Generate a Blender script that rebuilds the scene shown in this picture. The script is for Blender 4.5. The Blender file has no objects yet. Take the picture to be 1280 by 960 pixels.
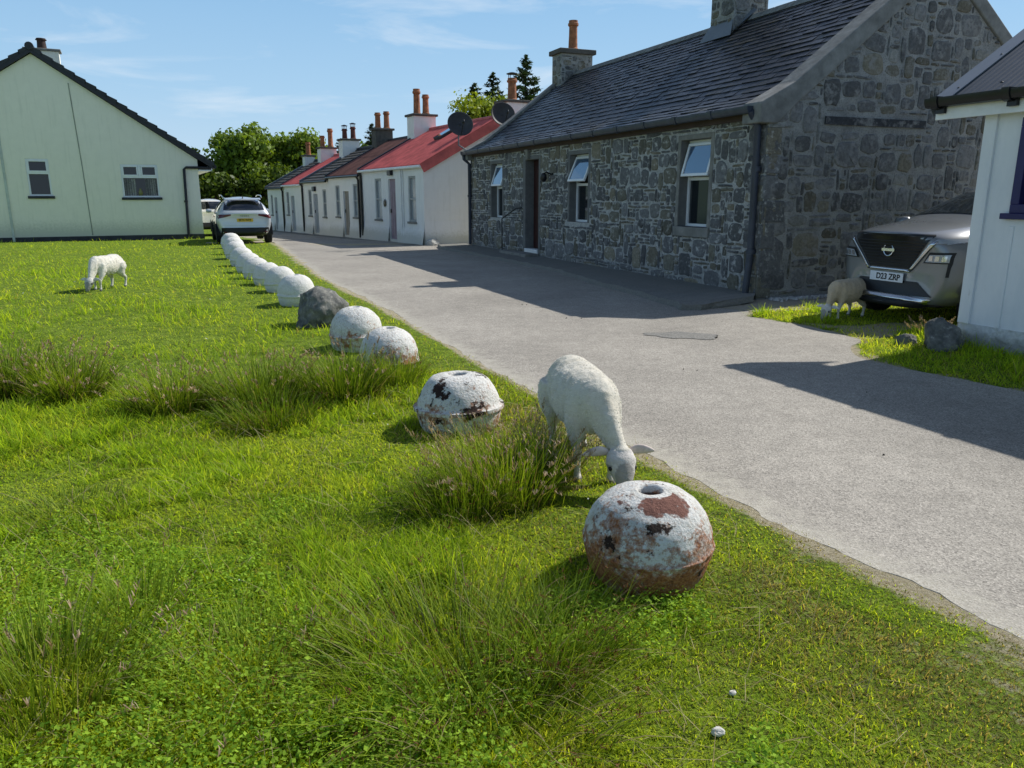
import bpy, bmesh, math, random
import numpy as np
from mathutils import Vector, Matrix, noise as mnoise
from mathutils.bvhtree import BVHTree
R = math.radians
sc = bpy.context.scene
COL = sc.collection

# ------------------------------------------------------------------ helpers
class MB:
    """collects faces for ONE mesh object, with a colour per vertex and a material slot per face"""
    def __init__(self): self.v=[]; self.f=[]; self.m=[]; self.c=[]
    def add(self, vs, fs, mi=0, col=(1,1,1)):
        b=len(self.v); self.v.extend([tuple(p) for p in vs]); self.c.extend([col]*len(vs))
        for f in fs: self.f.append([b+i for i in f]); self.m.append(mi)
    def box(self, x0,y0,z0,x1,y1,z1, mi=0, col=(1,1,1), tf=None):
        vs=[(x0,y0,z0),(x1,y0,z0),(x1,y1,z0),(x0,y1,z0),(x0,y0,z1),(x1,y0,z1),(x1,y1,z1),(x0,y1,z1)]
        if tf: vs=[tf@Vector(p) for p in vs]
        self.add(vs,[(0,3,2,1),(4,5,6,7),(0,1,5,4),(1,2,6,5),(2,3,7,6),(3,0,4,7)],mi,col)
    def hexa(self, vs, mi=0, col=(1,1,1)):
        self.add(vs,[(0,3,2,1),(4,5,6,7),(0,1,5,4),(1,2,6,5),(2,3,7,6),(3,0,4,7)],mi,col)
    def tube(self, pts, rad, n=10, mi=0, col=(1,1,1), cap=True, flat=None):
        pts=[Vector(p) for p in pts]; k=len(pts)
        if not hasattr(rad,'__len__'): rad=[rad]*k
        b=len(self.v); up=None
        for i,p in enumerate(pts):
            t=(pts[min(i+1,k-1)]-pts[max(i-1,0)]).normalized()
            if up is None:
                up=Vector((0,0,1)) if abs(t.z)<.9 else Vector((0,1,0))
            s=t.cross(up).normalized(); u=s.cross(t).normalized(); up=u
            for j in range(n):
                a=2*math.pi*j/n; r=rad[i]
                ra,rb=(r if not isinstance(r,tuple) else r[0]),(r if not isinstance(r,tuple) else r[1])
                q=p+s*math.cos(a)*ra+u*math.sin(a)*rb
                self.v.append(tuple(q)); self.c.append(col)
        for i in range(k-1):
            for j in range(n):
                a=b+i*n+j; c=b+i*n+(j+1)%n
                self.f.append([a,c,c+n,a+n]); self.m.append(mi)
        if cap:
            self.f.append([b+j for j in range(n)][::-1]); self.m.append(mi)
            self.f.append([b+(k-1)*n+j for j in range(n)]); self.m.append(mi)
    def lathe(self, prof, n=32, c=(0,0,0), mi=0, col=(1,1,1), axis='z'):
        b=len(self.v)
        for (r,z) in prof:
            for j in range(n):
                a=2*math.pi*j/n; x,y=r*math.cos(a),r*math.sin(a)
                p=(x,y,z) if axis=='z' else ((z,x,y) if axis=='x' else (y,z,x))
                self.v.append((c[0]+p[0],c[1]+p[1],c[2]+p[2])); self.c.append(col)
        for i in range(len(prof)-1):
            for j in range(n):
                a=b+i*n+j; d=b+i*n+(j+1)%n
                self.f.append([a,d,d+n,a+n]); self.m.append(mi)
        self.f.append([b+j for j in range(n)][::-1]); self.m.append(mi)
        self.f.append([b+(len(prof)-1)*n+j for j in range(n)]); self.m.append(mi)
    def prism(self, poly, mapf, d0, d1, mi=0, col=(1,1,1)):
        n=len(poly); vs=[mapf(a,b,d0) for a,b in poly]+[mapf(a,b,d1) for a,b in poly]
        self.add(vs,[list(range(n))[::-1],list(range(n,2*n))]+[(i,(i+1)%n,n+(i+1)%n,n+i) for i in range(n)],mi,col)
    def build(self, name, mats, parent=None, smooth=None, bevel=None, loc=None, rot=None, fixn=True):
        me=bpy.data.meshes.new(name)
        me.from_pydata(self.v,[],self.f)
        if not isinstance(mats,(list,tuple)): mats=[mats]
        for m in mats: me.materials.append(m)
        me.polygons.foreach_set('material_index',self.m)
        at=me.attributes.new('Col','FLOAT_COLOR','POINT')
        at.data.foreach_set('color',np.array([(*c,1.0) for c in self.c],dtype=np.float32).ravel())
        if fixn:
            bm=bmesh.new(); bm.from_mesh(me); bmesh.ops.recalc_face_normals(bm,faces=bm.faces); bm.to_mesh(me); bm.free()
        if smooth is not None:
            me.polygons.foreach_set('use_smooth',[True]*len(me.polygons))
            if smooth<179: me.set_sharp_from_angle(angle=R(smooth))
        me.update()
        o=bpy.data.objects.new(name,me); COL.objects.link(o)
        if parent: o.parent=parent
        if loc: o.location=loc
        if rot: o.rotation_euler=rot
        if bevel:
            b=o.modifiers.new('bevel','BEVEL'); b.width=bevel; b.segments=2; b.limit_method='ANGLE'; b.angle_limit=R(40)
        return o

def tag(o,label=None,cat=None,group=None,kind=None):
    if label: o['label']=label
    if cat: o['category']=cat
    if group: o['group']=group
    if kind: o['kind']=kind
    return o
def thing(name,label,cat,loc=(0,0,0),rz=0,group=None):
    o=bpy.data.objects.new(name,None); COL.objects.link(o); o.empty_display_size=.2
    o.location=loc; o.rotation_euler=(0,0,rz); return tag(o,label,cat,group)
def copy_tree(o,parent=None):
    c=o.copy(); COL.objects.link(c); c.parent=parent
    for ch in list(o.children): copy_tree(ch,c)
    return c
def bake(o):
    """applies the modifiers of o into its mesh"""
    dg=bpy.context.evaluated_depsgraph_get(); dg.update()
    me=bpy.data.meshes.new_from_object(o.evaluated_get(dg),preserve_all_data_layers=True,depsgraph=dg)
    o.modifiers.clear(); o.data=me; return o
def text_obj(name,s,size,mat,parent,loc,rot,align='CENTER',ext=.002,bold=0.0):
    cu=bpy.data.curves.new(name,'FONT'); cu.body=s; cu.size=size; cu.extrude=ext; cu.align_x=align; cu.align_y='CENTER'; cu.offset=bold
    t=bpy.data.objects.new(name,cu); COL.objects.link(t)
    dg=bpy.context.evaluated_depsgraph_get(); dg.update()
    me=bpy.data.meshes.new_from_object(t.evaluated_get(dg)); COL.objects.unlink(t); bpy.data.objects.remove(t)
    me.materials.clear(); me.materials.append(mat)
    o=bpy.data.objects.new(name,me); COL.objects.link(o); o.parent=parent; o.location=loc; o.rotation_euler=rot
    return o

# ------------------------------------------------------------------ materials
class NT:
    def __init__(self,name):
        self.mat=bpy.data.materials.new(name); self.mat.use_nodes=True
        self.t=self.mat.node_tree; self.b=self.t.nodes['Principled BSDF']; self.out=self.t.nodes['Material Output']
    def n(self,ty,**kw):
        x=self.t.nodes.new(ty)
        for k,v in kw.items(): setattr(x,k,v)
        return x
    def l(self,a,b): self.t.links.new(a,b)
    def val(self,sock,x):
        if hasattr(x,'is_linked') or isinstance(x,bpy.types.NodeSocket): self.l(x,sock)
        else:
            if isinstance(x,(tuple,list)) and len(x)==3 and sock.type=='RGBA': x=(*x,1)
            sock.default_value=x
    def co(self,kind='Object',scale=None):
        c=self.n('ShaderNodeTexCoord').outputs[kind]
        if scale:
            m=self.n('ShaderNodeMapping'); self.l(c,m.inputs[0]); m.inputs['Scale'].default_value=scale; return m.outputs[0]
        return c
    def noise(self,scale,detail=4,rough=.55,vec=None,dist=0):
        x=self.n('ShaderNodeTexNoise'); x.inputs['Scale'].default_value=scale; x.inputs['Detail'].default_value=detail
        x.inputs['Roughness'].default_value=rough; x.inputs['Distortion'].default_value=dist
        if vec is None: vec=self.co()
        self.l(vec,x.inputs['Vector']); return x.outputs['Fac']
    def voro(self,scale,vec=None,feature='F1',out='Distance',rand=1):
        x=self.n('ShaderNodeTexVoronoi'); x.feature=feature; x.inputs['Scale'].default_value=scale; x.inputs['Randomness'].default_value=rand
        if vec is None: vec=self.co()
        self.l(vec,x.inputs['Vector']); return x.outputs[out]
    def ramp(self,fac,stops,interp='LINEAR'):
        x=self.n('ShaderNodeValToRGB'); x.color_ramp.interpolation=interp; e=x.color_ramp.elements
        while len(e)>1: e.remove(e[-1])
        for i,(p,c) in enumerate(stops):
            if not isinstance(c,(tuple,list)): c=(c,c,c)
            el=e[0] if i==0 else e.new(p)
            el.position=p; el.color=(*c,1)
        self.l(fac,x.inputs[0]); return x.outputs[0]
    def mix(self,fac,a,b,mode='MIX'):
        x=self.n('ShaderNodeMix',data_type='RGBA',blend_type=mode); x.clamp_result=False
        self.val(x.inputs[0],fac); self.val(x.inputs[6],a); self.val(x.inputs[7],b); return x.outputs[2]
    def math(self,op,a,b=0):
        x=self.n('ShaderNodeMath',operation=op); self.val(x.inputs[0],a); self.val(x.inputs[1],b); return x.outputs[0]
    def attr(self,name='Col',out='Color'):
        return self.n('ShaderNodeAttribute',attribute_name=name).outputs[out]
    def sep(self,vec,i):
        x=self.n('ShaderNodeSeparateXYZ'); self.l(vec,x.inputs[0]); return x.outputs[i]
    def bump(self,h,strength=.5,dist=.02):
        x=self.n('ShaderNodeBump'); x.inputs['Strength'].default_value=strength; x.inputs['Distance'].default_value=dist
        self.val(x.inputs['Height'],h)
        if self.b.inputs['Normal'].is_linked: self.l(self.b.inputs['Normal'].links[0].from_socket,x.inputs['Normal'])
        self.l(x.outputs[0],self.b.inputs['Normal'])
    def set(self,color=None,rough=None,metal=None,spec=None,coat=None):
        if color is not None: self.val(self.b.inputs['Base Color'],color)
        if rough is not None: self.val(self.b.inputs['Roughness'],rough)
        if metal is not None: self.b.inputs['Metallic'].default_value=metal
        if spec is not None: self.b.inputs['Specular IOR Level'].default_value=spec
        if coat is not None: self.b.inputs['Coat Weight'].default_value=coat; self.b.inputs['Coat Roughness'].default_value=.05
        return self

def m_plain(name,col,rough=.6,var=.25,scale=3,bump=0,bscale=60,metal=0,spec=.4,coat=None):
    """one colour broken up by dirt-scale noise"""
    m=NT(name); f=m.noise(scale,5,.6)
    dark=tuple(c*(1-var) for c in col); lite=tuple(min(1,c*(1+var*.5)) for c in col)
    m.set(m.ramp(f,[(.3,dark),(.7,lite)]),rough,metal,spec,coat)
    if bump: m.bump(m.noise(bscale,4),bump,.01)
    return m.mat
def m_wash(name,col,dirt=(.25,.25,.18),amt=.5,base_h=.5,bump=.4,lumps=3.0):
    """lime-washed or rendered wall: lumpy, streaked, dirtier towards the ground"""
    m=NT(name); co=m.co()
    z=m.sep(co,2)
    st=m.noise(1.0,5,.6,vec=m.co(scale=(9,9,.8)))
    fine=m.noise(14,6,.65)
    low=m.ramp(m.math('ADD',m.math('MULTIPLY',z,1/base_h),m.math('MULTIPLY',fine,-.9)),[(0,1.0),(.5,0.0)])
    streak=m.ramp(st,[(.52,0.0),(.75,1.0)])
    f=m.math('MULTIPLY',m.math('MAXIMUM',low,m.math('MULTIPLY',streak,.35)),amt)
    c=m.mix(f,m.mix(m.noise(4,3),tuple(x*.9 for x in col),col),dirt)
    m.set(c,.85,spec=.2); m.bump(m.noise(lumps,4,.5),bump,.06); m.bump(m.noise(70,3),.25,.006)
    return m.mat
def m_glass(name,tint=(.02,.025,.03),refl=.35):
    m=NT(name); m.set(tint,.06,spec=.5)
    g=m.n('ShaderNodeBsdfGlossy'); g.inputs['Roughness'].default_value=.02; g.inputs['Color'].default_value=(.9,.95,1,1)
    fr=m.n('ShaderNodeLayerWeight'); fr.inputs['Blend'].default_value=refl
    x=m.n('ShaderNodeMixShader'); m.l(fr.outputs['Fresnel'],x.inputs[0]); m.l(m.b.outputs[0],x.inputs[1]); m.l(g.outputs[0],x.inputs[2])
    m.l(x.outputs[0],m.out.inputs[0])
    m.bump(m.noise(1.5,2),.04,.02)
    return m.mat
def m_leaf(name,trans=.45,spec=.25,rough=.5,gain=1.0,tg=(1.22,1.16,.5)):
    """vertex-coloured leaf: diffuse + translucent"""
    m=NT(name); c=m.attr()
    if gain!=1.0: c=m.mix(1.0,c,(gain,gain,gain),'MULTIPLY')
    m.set(c,rough,spec=spec)
    t=m.n('ShaderNodeBsdfTranslucent'); m.l(m.mix(1.0,c,tg,'MULTIPLY'),t.inputs['Color'])
    x=m.n('ShaderNodeMixShader'); x.inputs[0].default_value=trans
    m.l(m.b.outputs[0],x.inputs[1]); m.l(t.outputs[0],x.inputs[2]); m.l(x.outputs[0],m.out.inputs[0])
    return m.mat
def m_vcol(name,rough=.85,smear=None,smear_lo=.55,bump=.5,bscale=18,spec=.3,scale=7):
    """vertex colour (stones, slates) with grain; smear = a colour wiped over it in patches"""
    m=NT(name); c=m.attr()
    g=m.noise(bscale,6,.65)
    c=m.mix(1.0,c,m.ramp(g,[(.25,.55),(.75,1.4)]),'MULTIPLY')
    if smear: c=m.mix(m.ramp(m.noise(scale,6,.7),[(smear_lo,0.0),(smear_lo+.12,.85)]),c,smear)
    m.set(c,rough,spec=spec); m.bump(g,bump,.02); m.bump(m.noise(90,3),.2,.004)
    return m.mat

GZ=lambda x,y: -.02*max(0.0,y-27.0)+ .0
M={}
M['white_wash']=m_wash('white limewash',(.85,.85,.83),dirt=(.42,.42,.33),amt=.55)
M['cream']=m_wash('cream render',(.94,.91,.78),dirt=(.45,.47,.36),amt=.55,base_h=.8,bump=.08,lumps=6)
M['mortar']=None
M['slate']=m_vcol('roof slate',.42,bump=.35,bscale=10,spec=.55)
M['tile_dark']=m_plain('dark concrete tile',(.035,.038,.045),.6,.4,4,.3,40)
M['rusty_roof']=m_plain('weathered red brown roof',(.17,.075,.06),.75,.5,2.2,.3,30)
M['red_tin']=m_plain('red painted tin',(.62,.135,.125),.6,.35,2.5,.1,20)
M['grey_tin']=m_plain('grey coated tin',(.075,.085,.10),.38,.15,2,.05,20,spec=.5)
M['tin_flash']=m_plain('pale grey flashing',(.16,.18,.21),.4,.15,2,.05,20)
M['tile_row']=m_plain('dark row tile',(.075,.068,.062),.75,.4,3,.3,30)
M['pipe_black']=m_plain('black gutter paint',(.012,.013,.016),.35,.3,6)
M['pipe_grey']=m_plain('slate grey pipe paint',(.045,.055,.08),.4,.3,6)
M['white_paint']=m_plain('white gloss paint',(.8,.81,.8),.4,.12,5)
M['upvc']=m_plain('white window plastic',(.82,.84,.86),.3,.04,5)
M['clay']=m_plain('terracotta chimney pot',(.36,.14,.065),.8,.45,9,.4,40)
M['clay_dark']=m_plain('sooty red chimney pot',(.14,.045,.035),.8,.5,9,.4,40)
M['soot']=m_plain('sooty cast stone',(.10,.095,.085),.9,.4,6,.5,30)
M['concrete']=m_plain('grey cast concrete',(.24,.235,.215),.9,.35,5,.5,30)
M['skew']=m_plain('weathered skew stone',(.22,.22,.21),.9,.4,5,.5,25)
M['reveal']=m_plain('dark grey cement reveal',(.17,.17,.165),.9,.25,6,.3,40)
M['glass']=m_glass('window glass',(.012,.016,.02),.22)
M['glass_sky']=m_glass('open pane glass',(.06,.11,.19),.55)  # sky reflection partly painted in as a blue base tint
M['room']=m_plain('dim room',(.03,.028,.026),.9)
M['curtain']=m_plain('pale curtain',(.55,.55,.52),.9,.2,12)
M['blue_trim']=m_plain('dark blue gloss paint',(.018,.014,.10),.35,.2,5)
M['door_brown']=m_plain('dark red brown door paint',(.045,.013,.011),.45,.3,4)
M['door_grey']=m_plain('grey blue door',(.30,.33,.37),.6,.2,4)
M['door_mauve']=m_plain('faded mauve door',(.30,.23,.27),.6,.2,4)
M['door_tan']=m_plain('faded grey tan door',(.27,.24,.20),.6,.2,4)
M['shade_grey']=m_plain('grey window board',(.36,.38,.38),.7,.2,4)
M['wood_gate']=m_plain('weathered yellow timber',(.30,.24,.10),.8,.35,8,.3,30)
M['red_wood']=m_plain('dull red board',(.17,.025,.022),.7,.3,6)
M['dish']=m_plain('dark grey mesh dish',(.06,.058,.062),.6,.3,6)
M['rubber']=m_plain('tyre rubber',(.012,.012,.013),.8,.3,10)
M['trim']=m_plain('black car plastic',(.015,.016,.018),.55,.2,10)
M['chrome']=m_plain('satin chrome',(.62,.64,.66),.2,.08,6,metal=1)
M['alloy']=m_plain('alloy wheel metal',(.3,.31,.33),.35,.15,8,metal=.8)
M['car_glass']=m_glass('car glass',(.008,.010,.012),.42)
M['lamp_clear']=m_glass('clear lamp lens',(.35,.38,.42),.4)
M['lamp_red']=m_plain('red tail lamp',(.10,.012,.016),.2,.2,10,spec=.6)
M['plate_yellow']=m_plain('yellow number plate',(.75,.48,.03),.4,.05)
M['plate_white']=m_plain('white number plate',(.8,.82,.85),.4,.05)
M['ink']=m_plain('black lettering',(.01,.01,.012),.5,.05)
M['bark']=m_plain('tree bark',(.07,.055,.04),.9,.4,12,.6,20)
M['leaf']=m_leaf('tree leaves',.38)
M['needle']=m_leaf('conifer needles',.15,.2,.6)
M['grass']=m_leaf('grass blades',.58,.07,.6,tg=(1.62,1.42,.6))
M['rush']=m_leaf('rush stems',.38,.12,.5)
M['stone']=None

def carpaint(name,col,flake=.35,rough=.32):
    m=NT(name); m.set(m.mix(m.noise(2,3),tuple(c*.93 for c in col),col),rough,flake,.5,1.0); return m.mat
M['paint_grey']=carpaint('grey metallic car paint',(.22,.23,.24))
M['paint_silver']=carpaint('white silver car paint',(.60,.63,.66),.25)
M['paint_white']=carpaint('white car paint',(.78,.78,.77),.0)
# ------------------------------------------------------------------ ground, road, pavement
LE=[(6.2,-7),(4.2,-2.5),(2.75,1.0),(1.9,2.55),(1.5,3.3),(1.17,3.95),(.8,4.8),(-.32,7.48),(-1.88,11.25),(-3.95,15.91),(-8.1,26.78),(-11.6,35.85),(-18.5,50),(-26,66)]
RE=[(10.5,-7),(7.2,-1),(5.2,4.0),(4.3,6.26),(3.95,6.85),(3.62,7.5),(3.54,7.8),(3.72,8.3),(4.0,8.66),(3.9,9.3),(3.66,9.85),(3.2,10.45),(3.6,11.3),(4.1,12.0),(4.05,12.4),(-1.1,25),(-2.6,26.5),(-14.4,48.0),(-22,62)]
LEy=np.array([p[1] for p in LE]); LEx=np.array([p[0] for p in LE])
def xl(y): return np.interp(y,LEy,LEx)
GRB=[(5.2,4.0),(4.3,6.26),(3.95,6.85),(3.62,7.5),(3.6,7.8),(4.0,8.66),(3.9,9.3),(3.66,9.85),(3.25,10.45),(3.45,10.75),(4.13,11.28),(9.8,13.6),(9.5,11),(5.1,8.3),(5.9,6.6),(6.5,4)]
def inpoly(x,y,P):
    c=np.zeros_like(x,dtype=bool); n=len(P); j=n-1
    for i in range(n):
        xi,yi=P[i]; xj,yj=P[j]
        k=((yi>y)!=(yj>y))&(x<(xj-xi)*(y-yi)/(yj-yi+1e-12)+xi); c^=k; j=i
    return c
rs=np.random.RandomState(7)
_P=rs.rand(256,256)
def vnoise(x,y,s):
    """smooth value noise on arrays"""
    x=np.asarray(x)*s+100; y=np.asarray(y)*s+100; xi=np.floor(x).astype(int); yi=np.floor(y).astype(int); fx=x-xi; fy=y-yi
    fx=fx*fx*(3-2*fx); fy=fy*fy*(3-2*fy); g=lambda a,b:_P[a%256,b%256]
    return (g(xi,yi)*(1-fx)+g(xi+1,yi)*fx)*(1-fy)+(g(xi,yi+1)*(1-fx)+g(xi+1,yi+1)*fx)*fy
def fbm(x,y,s): return .55*vnoise(x,y,s)+.3*vnoise(x,y,s*2.1)+.15*vnoise(x,y,s*4.3)
def fz(x,y):
    """field height: gentle hummocks on the grass side, flush with the road at its edge"""
    x=np.asarray(x,dtype=float); y=np.asarray(y,dtype=float)
    d=np.clip((xl(y)-x)*.92,0,1.6)/1.6; m=d*d*(3-2*d)
    z=m*(.11*(fbm(x,y,.45)-.5)+.05*(fbm(x+31,y,1.7)-.5)+.02)
    e=np.clip((xl(y)-x)*.92/.14,0,1); return z+.011*e*e*(3-2*e)-.02*np.maximum(0,y-27)
def lines(stops):
    out=[]
    for (a,b,s) in stops: out+=list(np.arange(a,b,s))
    return out
gx=[-400,-200,-100,-60,-40,-30]+lines([(-24,-9,.6),(-9,-5,.25),(-5,3,.09),(3,8,.3),(8,24,2)])+[24,40,70,120,200,400]
gy=[-40,-20,-8,-3]+lines([(-1,1.4,.4),(1.4,9,.09),(9,16,.2),(16,30,.5),(30,70,2)])+[70,100,160,260,400]
X,Y=np.meshgrid(gx,gy); Z=fz(X,Y); Z=np.maximum(Z,-1.3)
road=inpoly(X,Y,LE+RE[::-1]); Z=np.where(road&(Y>27),Z-.05,Z)
W=len(gx); H=len(gy)
mb=MB(); mb.v=list(zip(X.ravel(),Y.ravel(),Z.ravel()))
dist=(xl(Y)-X)*.92
# colour channel r: how bare/dry the turf is (road margin), g: patch tone
dr=np.clip(1-np.abs(dist-.0)/(.06+.30*fbm(X,Y,1.3)),0,1); dr=np.where(dist<0,1,dr)
dr=np.maximum(dr,np.clip((fbm(X+4,Y+15,1.8)-.40)*4,0,.5)*np.clip(1.1-dist/1.1,0,1)*(Y<6))
tone=fbm(X+50,Y+20,.5)
SHG=[(3.72,9.9),(3.95,9.3),(4.05,8.72),(4.35,8.75),(4.8,9.25),(5.6,9.7),(5.5,10.1),(4.6,9.75),(4.0,9.75)]
gin=inpoly(X,Y,GRB); dr=np.where(gin,.12,dr); dr=np.where(inpoly(X,Y,SHG),.75,dr)
mb.c=list(zip(dr.ravel(),tone.ravel(),(dist*0).ravel()))
for j in range(H-1):
    for i in range(W-1):
        a=j*W+i; mb.f.append([a,a+1,a+W+1,a+W]); mb.m.append(0)
m=NT('turf soil'); co=m.co()
ab=m.attr(); s1=m.noise(7,8,.7); s2=m.noise(60,5,.7)
green=m.ramp(s1,[(.3,(.09,.16,.014)),(.5,(.25,.37,.03)),(.72,(.45,.56,.07))])
green=m.mix(m.ramp(s2,[(.35,1.0),(.6,0.0)]),green,(.03,.045,.010))
dry=m.ramp(m.noise(40,6,.7),[(.3,(.28,.23,.13)),(.55,(.50,.44,.30)),(.75,(.64,.59,.46))])
sepc=m.n('ShaderNodeSeparateColor'); m.l(ab,sepc.inputs[0])
edge=m.math('ADD',sepc.outputs[0],m.math('MULTIPLY',m.math('SUBTRACT',m.noise(13,6,.75),.5),1.3))
m.set(m.mix(m.ramp(edge,[(.35,0.0),(.62,1.0)]),green,dry),.95,spec=.1)
m.bump(m.noise(25,8,.75),.9,.05); m.bump(m.noise(160,4),.6,.008)
o=mb.build('ground',m.mat,smooth=180,fixn=False); tag(o,kind='structure')

def jitter_line(P,step,amp,seed):
    out=[]
    for (a,b) in zip(P[:-1],P[1:]):
        n=max(1,int(math.hypot(b[0]-a[0],b[1]-a[1])/step))
        for k in range(n):
            t=k/n; x=a[0]+(b[0]-a[0])*t; y=a[1]+(b[1]-a[1])*t
            q=float(fbm(x+seed,y,1.1)-.5)*amp*1.8+float(fbm(x+seed,y,6)-.5)*amp
            out.append((x+q,y+q*.4))
    out.append(P[-1]); return out
def sheet(name,poly,z,mat,zf=None):
    bm=bmesh.new(); vs=[bm.verts.new((x,y,z+GZ(x,y))) for x,y in poly]
    f=bm.faces.new(vs); bmesh.ops.triangulate(bm,faces=[f]); 
    me=bpy.data.meshes.new(name); bm.normal_update()
    if bm.faces[:][0].normal.z<0: bmesh.ops.reverse_faces(bm,faces=bm.faces)
    bm.to_mesh(me); bm.free()
    me.materials.append(mat); o=bpy.data.objects.new(name,me); COL.objects.link(o); return tag(o,kind='structure')
# road: split in strips so that it follows the downgrade
Lj=jitter_line(LE,.06 ,.10,3); Rj=jitter_line(RE,.15,.10,11)
m=NT('old asphalt'); co=m.co()
v=m.voro(115,out='Color'); vg=m.n('ShaderNodeRGBToBW'); m.l(v,vg.inputs[0])
big=m.noise(.7,5,.6); mid=m.noise(6,5,.65)
agg=m.ramp(vg.outputs[0],[(.10,(.19,.185,.175)),(.35,(.31,.30,.282)),(.6,(.365,.355,.334)),(.9,(.50,.486,.46))])
agg=m.mix(m.ramp(m.noise(260,3,.7),[(.40,.6),(.54,0.0)]),agg,(.14,.136,.13))
agg=m.mix(1.0,agg,(1.06,1.0,.91),'MULTIPLY'); agg=m.mix(1.0,agg,m.ramp(big,[(.3,.86),(.7,1.14)]),'MULTIPLY')
agg=m.mix(1.0,agg,m.ramp(mid,[(.3,.88),(.7,1.10)]),'MULTIPLY')
agg=m.mix(1.0,agg,m.ramp(m.voro(.55,vec=m.co(scale=(1,.35,1)),feature='F1'),[(.0,.90),(.7,1.06)]),'MULTIPLY')
es=m.n('ShaderNodeSeparateColor'); m.l(m.attr(),es.inputs[0])
ef=m.math('ADD',es.outputs[0],m.math('MULTIPLY',m.math('SUBTRACT',m.noise(9,6,.75),.5),1.5))
agg=m.mix(m.ramp(ef,[(.62,0.0),(1.05,.9)]),agg,m.ramp(m.noise(120,4,.7),[(.3,(.27,.24,.18)),(.5,(.44,.41,.34)),(.7,(.60,.57,.50))]))
m.set(agg,.85,spec=.25); m.bump(m.voro(115),.35,.006); m.bump(mid,.2,.02)
M['asphalt']=m.mat
OFF=[0,.05,.12,.22,.36,.60]
k=len(Lj); mb=MB()
for i,(x,y) in enumerate(Lj):
    for o_ in OFF: mb.v.append((x+o_,y+o_*.35,.003+GZ(x,y))); mb.c.append((1-o_/.60,0,0))
    mb.v.append((x-.02,y,-.03+GZ(x,y))); mb.c.append((1,0,0))
n=len(OFF)+1
for i in range(k-1):
    for j in range(len(OFF)-1): mb.f.append([i*n+j,i*n+j+1,(i+1)*n+j+1,(i+1)*n+j]); mb.m.append(0)
    mb.f.append([i*n+n-1,i*n,(i+1)*n,(i+1)*n+n-1]); mb.m.append(0)
tag(mb.build('road_edge',M['asphalt']),kind='structure')
sheet('road',[(x+.60,y+.21) for x,y in Lj]+Rj[::-1],.003,M['asphalt'])
# pale grit collected along the road edges
m=NT('road grit'); n1=m.noise(90,5,.75)
gc=m.ramp(n1,[(.3,(.14,.12,.09)),(.5,(.36,.33,.27)),(.7,(.55,.52,.45))]); m.set(gc,.95,spec=.1); m.bump(n1,.8,.012)
M['grit']=m.mat
# concrete and gravel drive beside the stone gable
m=NT('drive gravel'); n1=m.noise(55,6,.75); n2=m.noise(3,4)
m.set(m.mix(n2,m.ramp(n1,[(.3,(.17,.15,.12)),(.5,(.36,.33,.27)),(.72,(.55,.51,.44))]),(.36,.32,.24)),.95,spec=.1); m.bump(n1,.7,.015)
M['gravel']=m.mat
C0=Vector((3.86,12.13,0)); CX=Vector((.925,.379,0)); CY=Vector((-.379,.925,0))
def cl(x,y): p=C0+CX*x+CY*y; return (p.x,p.y)
sheet('driveway',jitter_line([(3.05,11.2),(3.42,10.78),cl(.8,-1.25),cl(7,-1.3),cl(7.2,.1),cl(0,.1),(3.6,11.9),(3.05,11.2)],.2,.14,5)[:-1],.006,M['gravel'])
sheet('parking_bay',jitter_line([(-8.6,27.2),(-10.6,26.9),(-11.6,29.6),(-15.6,38),(-12.2,38),(-8.6,27.2)],.5,.25,9)[:-1],.012,M['gravel'])
# worn patch in the tarmac
m=NT('rough patch'); n1=m.noise(45,6,.75)
m.set(m.ramp(n1,[(.35,(.14,.137,.125)),(.52,(.27,.26,.238)),(.75,(.38,.36,.32))]),.95,spec=.15); m.bump(n1,.9,.015)
pp=[(2.02+.40*math.cos(a)*(1+.15*math.sin(3*a)+.07*math.sin(11*a))-.12*math.sin(a),8.92+.24*math.sin(a)*(1+.2*math.cos(5*a))+.0*a) for a in [i*2*math.pi/40 for i in range(40)]]
sheet('road_patch',pp,.0085,m.mat)
# raised pavement strip along the stone cottage
mb=MB(); out=[(3.05,11.25),(2.72,11.0),(2.45,11.0),(2.38,11.5),(2.12,12.5),(1.55,14.3),(1.02,16.41),(.42,18.0),(-.10,19.25),(-1.2,21.8),(-2.2,24.1),(-2.4,25.4)]
inn=[(3.7,11.75),(3.8,12.0),cl(0,.05)[0:2],cl(0,.6),cl(0,1.5),cl(0,3),cl(0,5),cl(0,7),cl(0,8.5),cl(0,10.5),cl(0,13),(-1.6,25.6)]
ro=random.Random(2)
o2=[];i2=[]
for i in range(len(out)-1):
    for t in range(6):
        t/=6; w=ro.uniform(-.03,.03)
        o2.append((out[i][0]+(out[i+1][0]-out[i][0])*t+w,out[i][1]+(out[i+1][1]-out[i][1])*t)); i2.append((inn[i][0]+(inn[i+1][0]-inn[i][0])*t,inn[i][1]+(inn[i+1][1]-inn[i][1])*t))
k=len(o2)
o2=[(3.45,11.5)]+o2; i2=[(3.5,11.55)]+i2; k+=1
mb.add([(x-.03,y,-.02) for x,y in o2]+[(x,y,(.02 if i<3 else .085)+ro.uniform(-.012,.012)) for i,(x,y) in enumerate(o2)]+[(x,y,.025 if i<2 else .11) for i,(x,y) in enumerate(i2)],
 [(i,i+1,k+i+1,k+i) for i in range(k-1)]+[(k+i,k+i+1,2*k+i+1,2*k+i) for i in range(k-1)])
m=NT('pavement concrete'); n1=m.noise(30,6,.7)
m.set(m.mix(m.noise(2,4),m.ramp(n1,[(.3,(.14,.14,.125)),(.7,(.33,.32,.29))]),(.19,.185,.165)),.9,spec=.2); m.bump(n1,.6,.02)
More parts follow.
